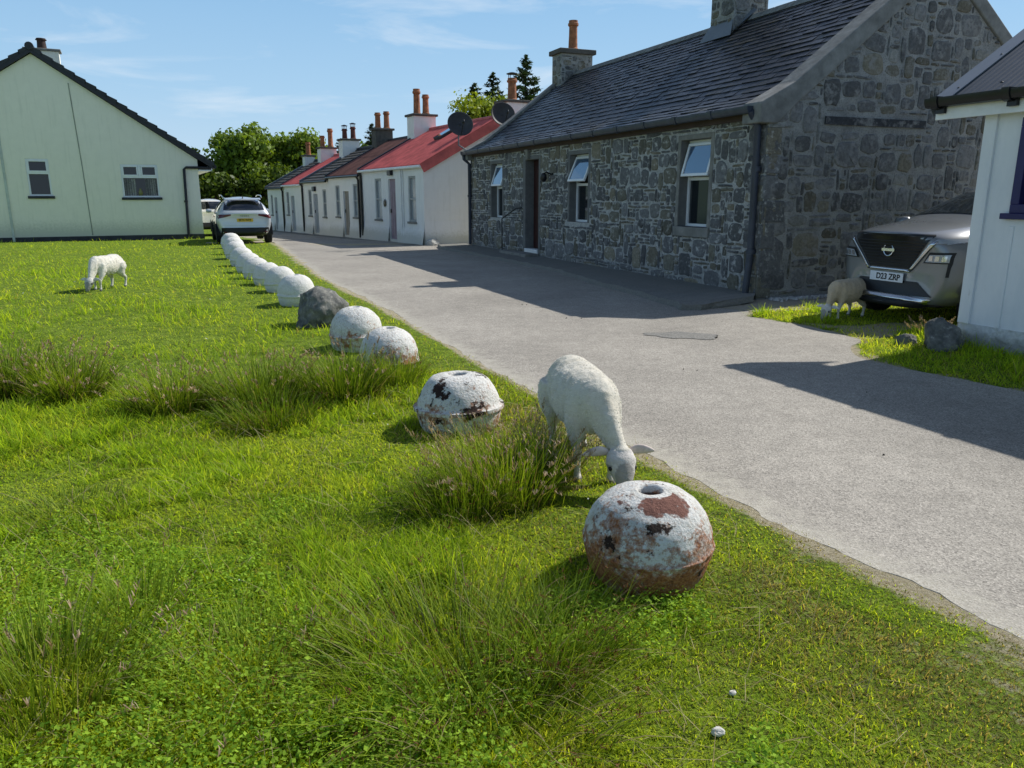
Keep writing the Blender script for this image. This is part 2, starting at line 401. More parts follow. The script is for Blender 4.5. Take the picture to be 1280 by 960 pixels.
tag(mb.build('pavement',m.mat),kind='structure')
tag(sheet('row_pavement',[(-2.9,26.2),(-3.6,26.0),(-9.5,36.6),(-15.4,47.4),(-14.5,48)],.014,m.mat),kind='structure')

# ------------------------------------------------------------------ rubble masonry
def rubble(mb,Wd,Ht,ok,mp,seed,cell=.055,big=(3,7),gap=.022,mi=1,tones=None,depth=.018):
    """packs irregular stones of many sizes over a wall; mp(a,b,d) maps wall coordinates to 3-D"""
    r=random.Random(seed); nx=int(Wd/cell); ny=int(Ht/cell); occ=[[not ok((i+.5)*cell,(j+.5)*cell) for i in range(nx)] for j in range(ny)]
    order=[(j,i) for j in range(ny) for i in range(nx)]
    order.sort(key=lambda q:(q[0]//5,q[1]+r.uniform(-4,4)))
    for j,i in order:
        if occ[j][i]: continue
        low=1.25 if j*cell<.7 else 1.0
        w=int(r.randint(*big)*low); h=int(r.randint(big[0],big[1]-1)*low)
        if r.random()<.30: w=r.randint(2,3); h=r.randint(2,3)
        ww=0
        while ww<w and i+ww<nx and not occ[j][i+ww]: ww+=1
        hh=0
        while hh<h and j+hh<ny and all(not occ[j+hh][i+t] for t in range(ww)): hh+=1
        for b in range(hh):
            for a in range(ww): occ[j+b][i+a]=True
        if ww<1 or hh<1 or ww*hh<2: continue
        g=gap*r.uniform(.6,1.7)
        x0,x1,y0,y1=i*cell+g,(i+ww)*cell-g,j*cell+g,(j+hh)*cell-g
        cx,cy,rx,ry=(x0+x1)/2,(y0+y1)/2,(x1-x0)/2,(y1-y0)/2
        if rx<.014 or ry<.014: continue
        n=14; e=r.uniform(2.6,5.5); rot=r.uniform(-.09,.09); sk=r.uniform(-.22,.22)
        P=[]
        ja=[r.uniform(.88,1.13) for _ in range(n)]
        for t in range(n):
            a=2*math.pi*(t+.5)/n; c,s=math.cos(a),math.sin(a)
            u=(abs(c)**(2/e))*math.copysign(1,c)*rx*ja[t]; v=(abs(s)**(2/e))*math.copysign(1,s)*ry*ja[(t*5+3)%n]
            u*=1+sk*v/ry*.5
            P.append((cx+u*math.cos(rot)-v*math.sin(rot),cy+u*math.sin(rot)+v*math.cos(rot)))
        d=depth*r.uniform(.4,1.5); col=tones(r,j*cell)
        vs=[mp(a,b,-.004) for a,b in P]+[mp(cx+(a-cx)*.90,cy+(b-cy)*.90,d*.8) for a,b in P]+[mp(cx+(a-cx)*.5,cy+(b-cy)*.5,d+r.uniform(-.006,.008)) for a,b in P]+[mp(cx,cy,d+r.uniform(-.006,.008))]
        fs=[(t,(t+1)%n,n+(t+1)%n,n+t) for t in range(n)]+[(n+t,n+(t+1)%n,2*n+(t+1)%n,2*n+t) for t in range(n)]+[(2*n+t,2*n+(t+1)%n,3*n) for t in range(n)]
        mb.add(vs,fs,mi,col)
def stone_tone(r,h):
    q=r.random()
    if q<.62: k=r.uniform(.085,.19); c=(k,k*1.01,k*1.02)
    elif q<.86: k=r.uniform(.10,.18); c=(k*1.06,k,k*.78)
    elif q<.95: k=r.uniform(.14,.24); c=(k*1.12,k,k*.74)
    else: k=r.uniform(.12,.2); c=(k,k,k*.95)
    return c
def gable_tone(r,h):
    q=r.random()
    if q<.7: k=r.uniform(.09,.21); c=(k,k,k*1.0)
    elif q<.92: k=r.uniform(.10,.20); c=(k*1.1,k,k*.76)
    else: k=r.uniform(.18,.30); c=(k,k*.98,k*.9)
    return c
def wall_open(mb,a0,a1,b0,b1,ops,depth,mp,mi=0,mir=None):
    """flat wall with rectangular openings and their reveals"""
    A=sorted({a0,a1,*[o[0] for o in ops],*[o[1] for o in ops]}); B=sorted({b0,b1,*[o[2] for o in ops],*[o[3] for o in ops]})
    for i in range(len(A)-1):
        for j in range(len(B)-1):
            ca,cb=(A[i]+A[i+1])/2,(B[j]+B[j+1])/2
            if any(o[0]<ca<o[1] and o[2]<cb<o[3] for o in ops): continue
            mb.add([mp(A[i],B[j],0),mp(A[i+1],B[j],0),mp(A[i+1],B[j+1],0),mp(A[i],B[j+1],0)],[(0,1,2,3)],mi)
    for (x0,x1,y0,y1) in ops:
        q=[(x0,y0),(x1,y0),(x1,y1),(x0,y1)]
        for t in range(4):
            p,s=q[t],q[(t+1)%4]
            mb.add([mp(*p,0),mp(*s,0),mp(*s,-depth),mp(*p,-depth)],[(0,1,2,3)],mi if mir is None else mir)
def framebox(mb,mp,a0,a1,b0,b1,w,d0,d1,mi=0):
    """rectangular frame of four bars"""
    for (p,q,r_,s) in ((a0,a1,b0,b0+w),(a0,a1,b1-w,b1),(a0,a0+w,b0+w,b1-w),(a1-w,a1,b0+w,b1-w)):
        mb.hexa([mp(p,r_,d0),mp(q,r_,d0),mp(q,r_,d1),mp(p,r_,d1),mp(p,s,d0),mp(q,s,d0),mp(q,s,d1),mp(p,s,d1)],mi)
def bar(mb,mp,a0,a1,b0,b1,d0,d1,mi=0,col=(1,1,1)):
    mb.hexa([mp(a0,b0,d0),mp(a1,b0,d0),mp(a1,b0,d1),mp(a0,b0,d1),mp(a0,b1,d0),mp(a1,b1,d0),mp(a1,b1,d1),mp(a0,b1,d1)],mi,col)
def pot(parent,x,y,z,h,r,mat,cowl=None):
    mb=MB(); mb.lathe([(r*1.12,0),(r*1.12,h*.06),(r*.95,h*.09),(r*.86,h*.55),(r*.84,h*.8),(r*1.08,h*.83),(r*1.1,h*.9),(r*.92,h*.92),(r*.92,h),(r*.7,h),(r*.68,h*.6)],18,(x,y,z))
    p=mb.build('chimney_pot',mat,parent,smooth=40)
    if cowl:
        mb=MB(); top=z+h
        for a in range(4): mb.tube([(x+r*.8*math.cos(a*1.57),y+r*.8*math.sin(a*1.57),top-.02),(x+r*.8*math.cos(a*1.57),y+r*.8*math.sin(a*1.57),top+.14)],.014,6)
        mb.lathe([(r*1.15,top+.13),(r*1.2,top+.15),(r*.5,top+.19),(0.02,top+.2)],16,(x,y,0))
        mb.build('cowl',M['pipe_black'],p,smooth=40)
    return p
def pipe(parent,pts,r,mat,name='downpipe',collars=()):
    mb=MB(); mb.tube(pts,r,10)
    for c in collars: mb.lathe([(r*1.0,-.04),(r*1.35,-.035),(r*1.35,.035),(r,.04)],10,c)
    return mb.build(name,mat,parent,smooth=40)

# ------------------------------------------------------------------ stone cottage
cot=thing('stone_cottage','rubble stone cottage with dark slate roof and tilted open windows','cottage',(3.86,12.13,0),math.atan2(.379,.925))
m=NT('lime mortar'); n1=m.noise(9,7,.7); n2=m.noise(45,6,.7)
c=m.mix(m.ramp(n1,[(.35,0.0),(.65,1.0)]),(.36,.36,.35),(.64,.64,.62)); c=m.mix(m.ramp(n2,[(.36,.75),(.5,0.0)]),c,(.13,.13,.12))
zz=m.sep(m.co(),2); c=m.mix(m.ramp(m.math('ADD',zz,m.math('MULTIPLY',n1,.8)),[(.35,.6),(.9,0.0)]),c,(.14,.145,.14))
c=m.mix(m.ramp(m.math('ADD',zz,m.math('MULTIPLY',n1,.25)),[(.975,0.0),(1.0,.0)]),c,(.3,.29,.26))
m.set(c,.95,spec=.15); m.bump(n2,.9,.03); M['mortar']=m.mat
m=NT('gable mortar'); n1=m.noise(3,7,.7); n2=m.noise(40,6,.7)
c=m.mix(m.ramp(n1,[(.35,0.0),(.65,1.0)]),(.24,.24,.23),(.44,.435,.42)); c=m.mix(m.ramp(n2,[(.36,.6),(.5,0.0)]),c,(.08,.08,.075))
c=m.mix(m.ramp(m.noise(1.1,5,.7),[(.60,0.0),(.72,.6)]),c,(.5,.5,.48))
m.set(c,.95,spec=.15); m.bump(n2,.9,.03); M['gmortar']=m.mat
M['stone']=m_vcol('dark field stone',.8,smear=(.55,.55,.53),smear_lo=.545,bump=.8,bscale=22,spec=.35,scale=8)
M['gstone']=m_vcol('gable field stone',.85,smear=(.27,.265,.255),smear_lo=.50,bump=.8,bscale=20,spec=.3,scale=5)
L=13.55
fr=lambda a,b,d:(-d,a,b)            # front wall: a along the street, b up, d outwards
ga=lambda a,b,d:(a,-d,b)            # gable towards the camera
wins=[(1.40,2.27,1.07,2.55),(5.76,6.67,1.02,2.51),(10.88,11.75,1.0,2.49)]
door=(8.40,9.24,.10,2.50)
mb=MB(); wall_open(mb,0,L,0,2.95,wins+[door],.30,fr,0,2)
def okf(a,b):
    if not(.02<a<L-.02 and .05<b<2.80): return False
    for (x0,x1,y0,y1) in wins+[door]:
        if x0-.10<a<x1+.10 and y0-.10<b<y1+.10: return False
    return True
rubble(mb,L,2.82,okf,fr,3,tones=stone_tone,gap=.0085,cell=.062,big=(3,7),depth=.022)
# plain back and far walls
mb.add([(6.5,0,0),(6.5,L,0),(6.5,L,2.95),(6.5,0,2.95)],[(0,1,2,3)],0)
mb.add([(0,L,0),(6.5,L,0),(6.5,L,2.95),(3.25,L,5.3),(0,L,2.95)],[(0,1,2,3,4)],0)
mb.build('wall',[M['mortar'],M['stone'],M['reveal']],cot,smooth=30)
mb=MB(); mb.add([(0,0,0),(6.5,0,0),(6.5,0,2.95),(3.25,0,5.27),(0,0,2.95)],[(0,1,2,3,4)],0)
def okg(a,b):
    top=2.95+min(a,6.5-a)*.70-.12
    if 1.0<a<3.25 and 2.62<b<2.86: return False
    return .03<a<6.47 and .04<b<top
rubble(mb,6.5,5.4,okg,ga,9,cell=.07,big=(3,7),gap=.014,tones=gable_tone,depth=.016)
bar(mb,ga,1.06,3.18,2.68,2.80,-.005,.03,1,(.045,.048,.055))
mb.build('gable',[M['gmortar'],M['gstone']],cot,smooth=30)
# quoins
mb=MB(); z=.03; k=0; rq=random.Random(5)
while z<2.6:
    h=rq.uniform(.26,.42); w=.42 if k%2 else .26; v=.24 if k%2 else .40
    mb.hexa([(-.016,-.016,z),(w,-.016,z),(w,.03,z),(-.016,.03,z),(-.016,-.016,z+h-.03),(w-.02,-.016,z+h-.03),(w-.02,.03,z+h-.03),(-.016,.03,z+h-.03)],0,stone_tone(rq,0))
    mb.hexa([(-.017,.031,z),(.01,.031,z),(.01,v,z),(-.017,v,z),(-.017,.031,z+h-.03),(.01,.031,z+h-.03),(.01,v-.02,z+h-.03),(-.017,v-.02,z+h-.03)],0,stone_tone(rq,0))
    z+=h; k+=1
mb.build('quoins',[M['stone']],cot,bevel=.015)
# slates
prof=[(-.20,2.90),(.42,3.165),(3.25,5.27)]
def along(s):
    for (p,q) in zip(prof[:-1],prof[1:]):
        d=math.hypot(q[0]-p[0],q[1]-p[1])
        if s<=d or q is prof[-1]:
            t=s/d; return (p[0]+(q[0]-p[0])*t,p[1]+(q[1]-p[1])*t,math.atan2(q[1]-p[1],q[0]-p[0]))
        s-=d
tot=sum(math.hypot(q[0]-p[0],q[1]-p[1]) for p,q in zip(prof[:-1],prof[1:]))
mb=MB(); rr=random.Random(11); s=0; row=0
while s<tot-.05:
    ex=.20-.055*s/tot; y=.36-(row%2)*.12
    while y<L-.30:
        w=rr.uniform(.19,.29); ya,yb=max(y,.36),min(y+w-.006,L-.30)
        if yb-ya>.03:
            x0,z0,a0=along(max(0,s-rr.uniform(0,.018))); x1,z1,a1=along(min(s+ex+.04,tot)); n=(-math.sin(a1),math.cos(a1))
            lf=rr.uniform(.022,.036); lu=.010; tl=rr.uniform(-.006,.006); k=rr.uniform(.65,1.4)*.027
            if s<.45: k*=2.0  # sunlit look of the eaves courses put into a lighter slate tone
            if rr.random()<.06: k*=1.6
            col=(k*.86,k*.97,k*1.25)
            if rr.random()<.12: col=(k*1.1,k*1.05,k*.9)
            def P(x,z,u,yy): return (x+n[0]*u,yy,z+n[1]*u)
            mb.hexa([P(x0,z0,lf-.014,ya),P(x0,z0,lf-.014+tl,yb),P(x1,z1,lu-.012,yb),P(x1,z1,lu-.012,ya),P(x0,z0,lf,ya),P(x0,z0,lf+tl,yb),P(x1,z1,lu,yb),P(x1,z1,lu,ya)],0,col)
        y+=w
    s+=ex; row+=1
# underlay and back slope
mb.add([(-.2,.1,2.885),(.42,.1,3.15),(3.25,.1,5.255),(-.2,L,2.885),(.42,L,3.15),(3.25,L,5.255)],[(0,1,4,3),(1,2,5,4)],0,(.03,.03,.035))
mb.add([(3.25,.1,5.27),(6.75,.1,2.85),(6.75,L,2.85),(3.25,L,5.27)],[(0,1,2,3)],0,(.05,.052,.058))
roof=mb.build('roof',[M['slate']],cot)
mb=MB(); yy=.36
while yy<L-.3:
    mb.hexa([(3.25-.16,yy,5.20),(3.25+.16,yy,5.20),(3.25+.16,yy+.585,5.20),(3.25-.16,yy+.585,5.20),(3.25-.03,yy,5.34),(3.25+.03,yy,5.34),(3.25+.03,yy+.585,5.34),(3.25-.03,yy+.585,5.34)]); yy+=.60
mb.build('ridge',M['skew'],roof,bevel=.02)
for (y0,y1,nm) in ((-.05,.37,0),(L-.32,L+.05,1)):
    mb=MB(); th=.11
    top=[(-.30,2.98),(.34,3.29),(3.25,5.50),(6.8,2.95)]
    bot=[(-.30,2.66),(-.02,2.66),(.30,2.98),(3.25,5.18),(6.8,2.66)]
    mb.prism([(-.22,2.66),(.12,2.66),(.46,2.96),(3.25,5.12),(3.25,5.40),(.40,3.27),(-.22,2.95)],lambda a,b,d:(a,d,b),y0,y1)
    mb.prism([(3.25,5.12),(6.9,2.50),(6.9,2.78),(3.25,5.40)],lambda a,b,d:(a,d,b),y0,y1)
    mb.build('skew_coping',M['skew'],roof,bevel=.02)
# chimneys
def stack(parent,x0,x1,y0,y1,z0,z1,mat,capm,oh=.09,caph=.14,name='chimney',stone=False):
    mb=MB(); mb.box(x0,y0,z0,x1,y1,z1,0)
    if stone:
        rubble(mb,x1-x0,z1-z0,lambda a,b:.02<a<x1-x0-.02,lambda a,b,d:(x0+a,y0-d,z0+b),int(x0*77+z1*10),cell=.06,big=(3,6),gap=.014,tones=gable_tone)
        rubble(mb,y1-y0,z1-z0,lambda a,b:.02<a<y1-y0-.02,lambda a,b,d:(x0-d,y0+a,z0+b),int(x0*79+z1*10),cell=.06,big=(3,6),gap=.014,tones=gable_tone)
    st=mb.build(name,[mat,M['gstone']],parent)
    mb=MB(); mb.box(x0-oh,y0-oh,z1-.001,x1+oh,y1+oh,z1+caph); mb.build('chimney_cap',capm,st,bevel=.02)
    return st
st=stack(cot,2.72,3.78,12.85,13.5,4.75,5.82,M['gmortar'],M['soot'],stone=True)
pot(st,3.25,13.15,5.96,.86,.15,M['clay'])
st=stack(cot,2.80,3.68,4.72,5.5,4.85,6.2,M['gmortar'],M['soot'],stone=True)
pot(st,3.1,5.1,6.34,.65,.14,M['clay']); pot(st,3.45,5.1,6.34,.7,.14,M['clay'])
mb=MB(); mb.add([(2.62,4.55,4.875),(2.80,4.72,5.22),(2.80,5.5,5.22),(2.62,5.65,4.875)],[(0,1,2,3)]); mb.add([(2.80,4.719,4.98),(3.3,4.719,5.5),(3.3,4.60,5.42),(2.70,4.60,4.96)],[(0,1,2,3)])
mb.build('chimney_flashing',M['tin_flash'],st)
# gutter, fascia, pipes
mb=MB(); yy=.12
prof_g=[(-.06,.05),(-.058,.0),(-.035,-.045),(0,-.058),(.035,-.045),(.058,0),(.06,.05)]
while yy<L-.05:
    y2=min(yy+1.0,L-.02)
    for e0,e1,sc_ in ((yy,y2-.10,1.0),(y2-.10,y2,1.18)):
        vs=[(-.27+a*sc_,e,2.86+b*sc_-.0) for e in (e0,e1) for a,b in prof_g]; n=len(prof_g)
        mb.add(vs,[(i,i+1,n+i+1,n+i) for i in range(n-1)]+[tuple(range(n)),tuple(range(n,2*n))])
    yy=y2
mb.build('gutter',M['pipe_grey'],cot,smooth=40)
mb=MB(); mb.box(-.06,.36,2.74,-.005,L-.3,2.90); mb.build('fascia',m_plain('faded red brown fascia',(.07,.045,.04),.7),cot,bevel=.005)
mb=MB(); mb.box(-.20,.36,2.865,-.02,L-.3,2.88); mb.build('soffit',M['concrete'],cot)
pipe(cot,[(-.25,.14,2.84),(-.16,.14,2.72),(-.10,.13,2.62),(-.08,.12,.75),(-.10,.12,.45),(-.13,.12,.05)],.055,M['pipe_grey'],collars=[(-.07,.13,2.0),(-.07,.12,.75)])
pipe(cot,[(-.27,L-.12,2.80),(-.26,L-.12,2.70),(-.08,L-.10,2.55),(-.08,L-.10,.12)],.05,M['pipe_grey'],collars=[(-.08,L-.10,1.6)])
mb=MB(); mb.box(-.09,8.93,2.52,-.002,9.08,2.74); mb.box(-.11,8.90,2.70,-.002,9.11,2.75); mb.build('wall_bracket',M['concrete'],cot,bevel=.01)
# windows
def cottage_window(x0,x1,y0,y1,tilt,sill):
    mb=MB(); D=-.19
    framebox(mb,fr,x0,x1,y0,y1,.05,D-.05,D+.02)
    zt=y0+(y1-y0)*.56
    bar(mb,fr,x0+.05,x1-.05,zt-.03,zt+.03,D-.05,D+.02)
    w=mb.build('window',M['upvc'],cot,bevel=.006)
    mb=MB(); bar(mb,fr,x0+.05,x1-.05,y0+.05,zt-.03,D-.022,D-.016); mb.build('pane',M['glass'],w)
    mb=MB(); bar(mb,fr,x0-.0,x1+.0,y0,y1,-.30,-.296); mb.build('blind',M['curtain'] if sill else M['room'],w)  # windows without a sill get a dark sheet painted as the unlit room
    # opened top sash, hinged along its head
    T=Matrix.Translation(Vector(fr(0,y1-.06,D+.02)))@Matrix.Rotation(R(tilt),4,'Y')
    h=y1-.06-zt-.01; mb=MB()
    def sp(a,b,d):
        v=T@Vector((-d,a,b)); return tuple(v)
    framebox(mb,sp,x0+.045,x1-.045,-h,0,.05,0,.045)
    s=mb.build('open_sash',M['upvc'],w,bevel=.006)
    mb=MB(); bar(mb,sp,x0+.09,x1-.09,-h+.045,-.045,.018,.026); mb.build('sash_pane',M['glass_sky'],w)
    if sill:
        mb=MB(); bar(mb,fr,x0-.10,x1+.08,y0-.17,y0-.0,-.28,.05); mb.build('window_sill',M['concrete'],w,bevel=.015)
    # smooth dressed margin
    mb=MB(); t=.085
    for (a0,a1,b0,b1) in ((x0-t,x0-.002,y0,y1+t),(x1+.002,x1+t,y0,y1+t),(x0,x1,y1+.002,y1+t)): bar(mb,fr,a0,a1,b0,b1,-.02,.012)
    mb.build('window_margin',M['reveal'] if not sill else M['concrete'],w,bevel=.008)
cottage_window(*wins[0],15,True); cottage_window(*wins[1],23,False); cottage_window(*wins[2],17,False)
# door
mb=MB(); bar(mb,fr,door[0],door[1],door[2],door[3],-.28,-.23)
for a in (0,1):
    for b in (0,1):
        x0=door[0]+.10+a*.36; z0=.45+b*1.05; bar(mb,fr,x0,x0+.28,z0,z0+.85,-.235,-.218)
dd=mb.build('door',M['door_brown'],cot,bevel=.008)
mb=MB(); mb.lathe([(.02,0),(.035,.02),(.03,.05),(.005,.06)],12,(0,0,0),axis='x'); h=mb.build('door_handle',M['chrome'],dd,smooth=50,loc=(.22,8.5,1.1),rot=(0,0,math.pi))
mb=MB(); t=.14
for (a0,a1,b0,b1) in ((door[0]-.10,door[0]-.002,.1,door[3]+.1),(door[1]+.002,door[1]+.16,.1,door[3]+.1),(door[0],door[1],door[3]+.002,door[3]+.1)): bar(mb,fr,a0,a1,b0,b1,-.02,.014)
mb.build('door_margin',M['reveal'],cot,bevel=.01)
mb=MB(); bar(mb,fr,door[0]+.02,door[1]-.02,.10,.26,-.22,.05); mb.build('door_step',M['white_paint'],cot,bevel=.015)
mb=MB(); mb.box(-.42,8.3,.02,-.03,10.1,.17); mb.build('step_slab',M['concrete'],cot,bevel=.02)
mb=MB(); mb.tube([(-.36,10.02,.1),(-.36,10.02,1.0),(-.33,9.9,1.06),(-.2,9.42,1.28),(-.04,9.36,1.30)],.017,8); mb.build('handrail',M['pipe_black'],cot,smooth=50)
# iron lantern arm beside the door
mb=MB(); mb.box(-.03,7.56,2.0,0,7.68,2.14); mb.tube([(-.02,7.62,2.1),(-.16,7.62,2.16),(-.22,7.62,2.12)],.018,8); mb.lathe([(.02,.1),(.07,.06),(.085,-.04),(.05,-.10),(.01,-.11)],10,(-.23,7.62,2.04))
mb.build('wall_lantern',M['pipe_black'],cot,smooth=40)
M['grey_pane']=m_plain('pale grey pane',(.33,.37,.40),.25,.2,3,spec=.5)  # opaque pale grey for the terrace panes
# ------------------------------------------------------------------ terrace of white cottages
ROW0=Vector((-3.05,26.34,0)); RX=Vector((.878,.479,0)); RY=Vector((-.479,.878,0)); RA=math.atan2(.479,.878)
def row_house(y0,y1,label,kind,doors,windows,drain,chim,zoff,eave=2.62,rise=1.5,hd=2.85,name='row_cottage',boards=(),seed=1,end_gable=False):
    p=ROW0+RY*y0
    t=thing(name,label,'cottage',(p.x,p.y,zoff),RA,'white terraced cottages along the lane')
    L=y1-y0; r=random.Random(seed)
    ops=[(w[0]-y0,w[1]-y0,w[2],w[3]) for w in windows]+[(d[0]-y0,d[1]-y0,.06,d[2]) for d in doors]
    mb=MB(); wall_open(mb,0,L,-.4,eave,ops,.16,fr)
    for yy in (0,L):
        mb.add([(0,yy,-.4),(2*hd,yy,-.4),(2*hd,yy,eave),(hd,yy,eave+rise),(0,yy,eave)],[(0,1,2,3,4)],0)
    mb.add([(2*hd,0,-.4),(2*hd,L,-.4),(2*hd,L,eave),(2*hd,0,eave)],[(0,1,2,3)],0)
    # battered lump of wash at the foot of the wall
    n=int(L/.3)
    for i in range(n):
        a0,a1=i*L/n,(i+1)*L/n
        if any(o[2]<.2 and o[0]<a1 and o[1]>a0 for o in ops): continue
        q0,q1=(.05+.09*float(vnoise(a*1.0+seed*9,3.0,1.4)) for a in (a0,a1))
        mb.add([fr(a0,-.4,q0+.03),fr(a1,-.4,q1+.03),fr(a1,.55,.004),fr(a0,.55,.004)],[(0,1,2,3)],0)
    if end_gable:
        for i in range(8):
            a0,a1=i*2*hd/8,(i+1)*2*hd/8
            q0,q1=(.06+.12*float(vnoise(a+3,8.0,1.4)) for a in (a0,a1))
            mb.add([(a0,-q0,-.4),(a1,-q1,-.4),(a1,-.004,.8),(a0,-.004,.8)],[(0,1,2,3)],0)
    mb.build('wall',[M['white_wash']],t)
    # roof
    pr=[(-.10,eave-.05),(hd,eave+rise+.06)]; ln=math.hypot(pr[1][0]-pr[0][0],pr[1][1]-pr[0][1]); ux,uz=(pr[1][0]-pr[0][0])/ln,(pr[1][1]-pr[0][1])/ln
    mb=MB(); e0=-.09 if end_gable else 0
    def Q(s,yy,h): return (pr[0][0]+ux*s-uz*h,yy,pr[0][1]+uz*s+ux*h)
    if kind in('tin','rust'):
        wl=.15 if kind=='tin' else .17; nst=max(2,int((L-e0)/wl*4)); segs=[(0,ln*.52),(ln*.5,ln)] if kind=='rust' else [(0,ln)]
        for si,(s0,s1) in enumerate(segs):
            up=.012*(1 if si==0 else 2); vs=[]
            for i in range(nst+1):
                yy=e0+(L-e0)*i/nst; h=.022*math.cos(i*math.pi/2)+.03+up
                vs+= [Q(s0,yy,h),Q(s1,yy,h)]
            mb.add(vs,[(2*i,2*i+2,2*i+3,2*i+1) for i in range(nst)])
    else:
        s=0
        while s<ln-.05:
            s1=min(s+.32,ln); yy=e0
            while yy<L:
                y2=min(yy+.33,L); k=r.uniform(.7,1.3)
                mb.hexa([Q(s,yy,.02),Q(s,y2-.008,.02),Q(s1,y2-.008,.0),Q(s1,yy,.0),Q(s,yy,.058),Q(s,y2-.008,.058+r.uniform(-.006,.006)),Q(s1+.03,y2-.008,.018),Q(s1+.03,yy,.018)],0,(k,k,k)); yy=y2
            s=s1
    b0=Q(0,e0,0); b1=Q(ln,e0,0)
    mb.add([b0,b1,Q(ln,L,0),Q(0,L,0)],[(0,1,2,3)]); mb.add([b1,(2*hd+.1,e0,eave-.05),(2*hd+.1,L,eave-.05),Q(ln,L,0)],[(0,1,2,3)])
    rm={'tin':M['red_tin'],'rust':M['rusty_roof'],'tile':M['tile_row']}[kind]
    rf=mb.build('roof',rm,t)
    mb=MB(); mb.tube([Q(ln,e0,.05),Q(ln,L,.05)],.07,10); mb.build('ridge',M['red_tin'] if kind=='tin' else M['tile_dark'],rf,smooth=50)
    mb=MB(); mb.hexa([Q(0,L-.07,.0),Q(0,L+.07,.0),Q(ln,L+.07,.0),Q(ln,L-.07,.0),Q(0,L-.07,.10),Q(0,L+.07,.10),Q(ln,L+.07,.10),Q(ln,L-.07,.10)]); mb.build('verge',M['tin_flash'] if kind=='tile' else M['tile_dark'],rf)
    if end_gable:
        mb=MB(); mb.hexa([Q(-.02,-.10,-.24),Q(-.02,-.06,-.24),Q(ln,-.06,-.24),Q(ln,-.10,-.24),Q(-.02,-.10,.05),Q(-.02,-.06,.05),Q(ln,-.06,.05),Q(ln,-.10,.05)]); mb.build('bargeboard',M['red_tin'],rf)
        mb=MB(); mb.hexa([Q(2.0,2.2,.04),Q(2.0,2.85,.04),Q(3.0,2.85,.04),Q(3.0,2.2,.04),Q(2.0,2.2,.16),Q(2.0,2.85,.16),Q(3.0,2.85,.16),Q(3.0,2.2,.16)]); sk=mb.build('skylight',M['tile_dark'],rf,bevel=.02)
        mb=MB(); mb.hexa([Q(2.06,2.26,.15),Q(2.06,2.79,.15),Q(2.94,2.79,.15),Q(2.94,2.26,.15),Q(2.06,2.26,.165),Q(2.06,2.79,.165),Q(2.94,2.79,.165),Q(2.94,2.26,.165)]); mb.build('skylight_pane',M['glass'],sk)
    mb=MB(); mb.tube([(-.13,e0+.02,eave-.08),(-.13,L-.02,eave-.08)],.05,8); mb.build('gutter',M['white_paint'] if kind=='tin' else M['pipe_black'],rf,smooth=50)
    for (cx,cy,zb,zt,wx,wy,mat,pots) in chim:
        cy-=y0; st=stack(t,cx-wx/2,cx+wx/2,cy-wy/2,cy+wy/2,zb,zt,mat,M['soot'],.08,.09)
        for (px,py,h,rr_,pm,cw) in pots: pot(st,cx+px,cy+py,zt+.09,h,rr_,pm,cw)
    for w in windows:
        mb=MB(); a0,a1=w[0]-y0,w[1]-y0; framebox(mb,fr,a0,a1,w[2],w[3],.07,-.12,-.03); zm=(w[2]+w[3])/2; bar(mb,fr,a0+.07,a1-.07,zm-.03,zm+.03,-.12,-.03)
        ww=mb.build('window',M['shade_grey'],t); mb=MB(); bar(mb,fr,a0+.07,a1-.07,w[2]+.07,w[3]-.07,-.10,-.09); mb.build('pane',M['grey_pane'],ww)
        mb=MB(); bar(mb,fr,a0-.05,a1+.05,w[2]-.07,w[2],-.1,.05); mb.build('window_sill',M['concrete'],ww)
    for d in doors:
        mb=MB(); a0,a1=d[0]-y0,d[1]-y0; bar(mb,fr,a0,a1,.06,d[2],-.12,-.07)
        for q in range(3): bar(mb,fr,a0+.08+q*(a1-a0-.1)/3,a0+.04+(q+1)*(a1-a0-.1)/3,.16,d[2]-.12,-.07,-.055)
        dd=mb.build('door',d[3],t,bevel=.006); mb=MB(); bar(mb,fr,a1-.14,a1-.10,1.0,1.14,-.055,-.02); mb.build('door_handle',M['pipe_black'],dd)
        if len(d)>4: mb=MB(); bar(mb,fr,a0+.2,a1-.2,d[2]+.12,d[2]+.34,0,.12); mb.build('door_lamp',M['pipe_black'],t,bevel=.02)
    for dy in drain: pipe(t,[(-.13,dy-y0,eave-.10),(-.06,dy-y0,eave-.25),(-.06,dy-y0,.05)],.05,M['pipe_black'])
    for b in boards:
        mb=MB(); mb.tube([fr(b-y0,eave-.1,.03),fr(b-y0,.1,.03)],.025,6); mb.build('cable_conduit',M['white_paint'],t)
    return t
ww=M['white_wash']; CL=M['clay']; CD=M['clay_dark']
h1=row_house(-.3,6.2,'white cottage with bright red tin roof and mauve door, nearest of the terrace','tin',[(2.35,3.1,2.2,M['door_mauve'],1)],[(.4,1.1,.74,2.26),(3.85,4.6,.74,2.24)],[6.1],
  [(2.6,6.1,3.5,4.72,.95,.75,ww,[(-.1,.2,1.0,.15,CL,None),(.12,-.2,.75,.14,CL,None)]),(3.75,.5,3.2,4.75,.8,.8,ww,[(0,0,.75,.17,CL,1)])],0,end_gable=True,seed=1,boards=(1.55,1.72))
mb=MB(); mb.lathe([(.01,0),(.12,.02),(.14,.04),(.06,.06)],12,(0,0,0),axis='x'); mb.build('wall_plaque',M['pipe_black'],h1,loc=(-.0,3.75,1.35),rot=(0,0,math.pi))
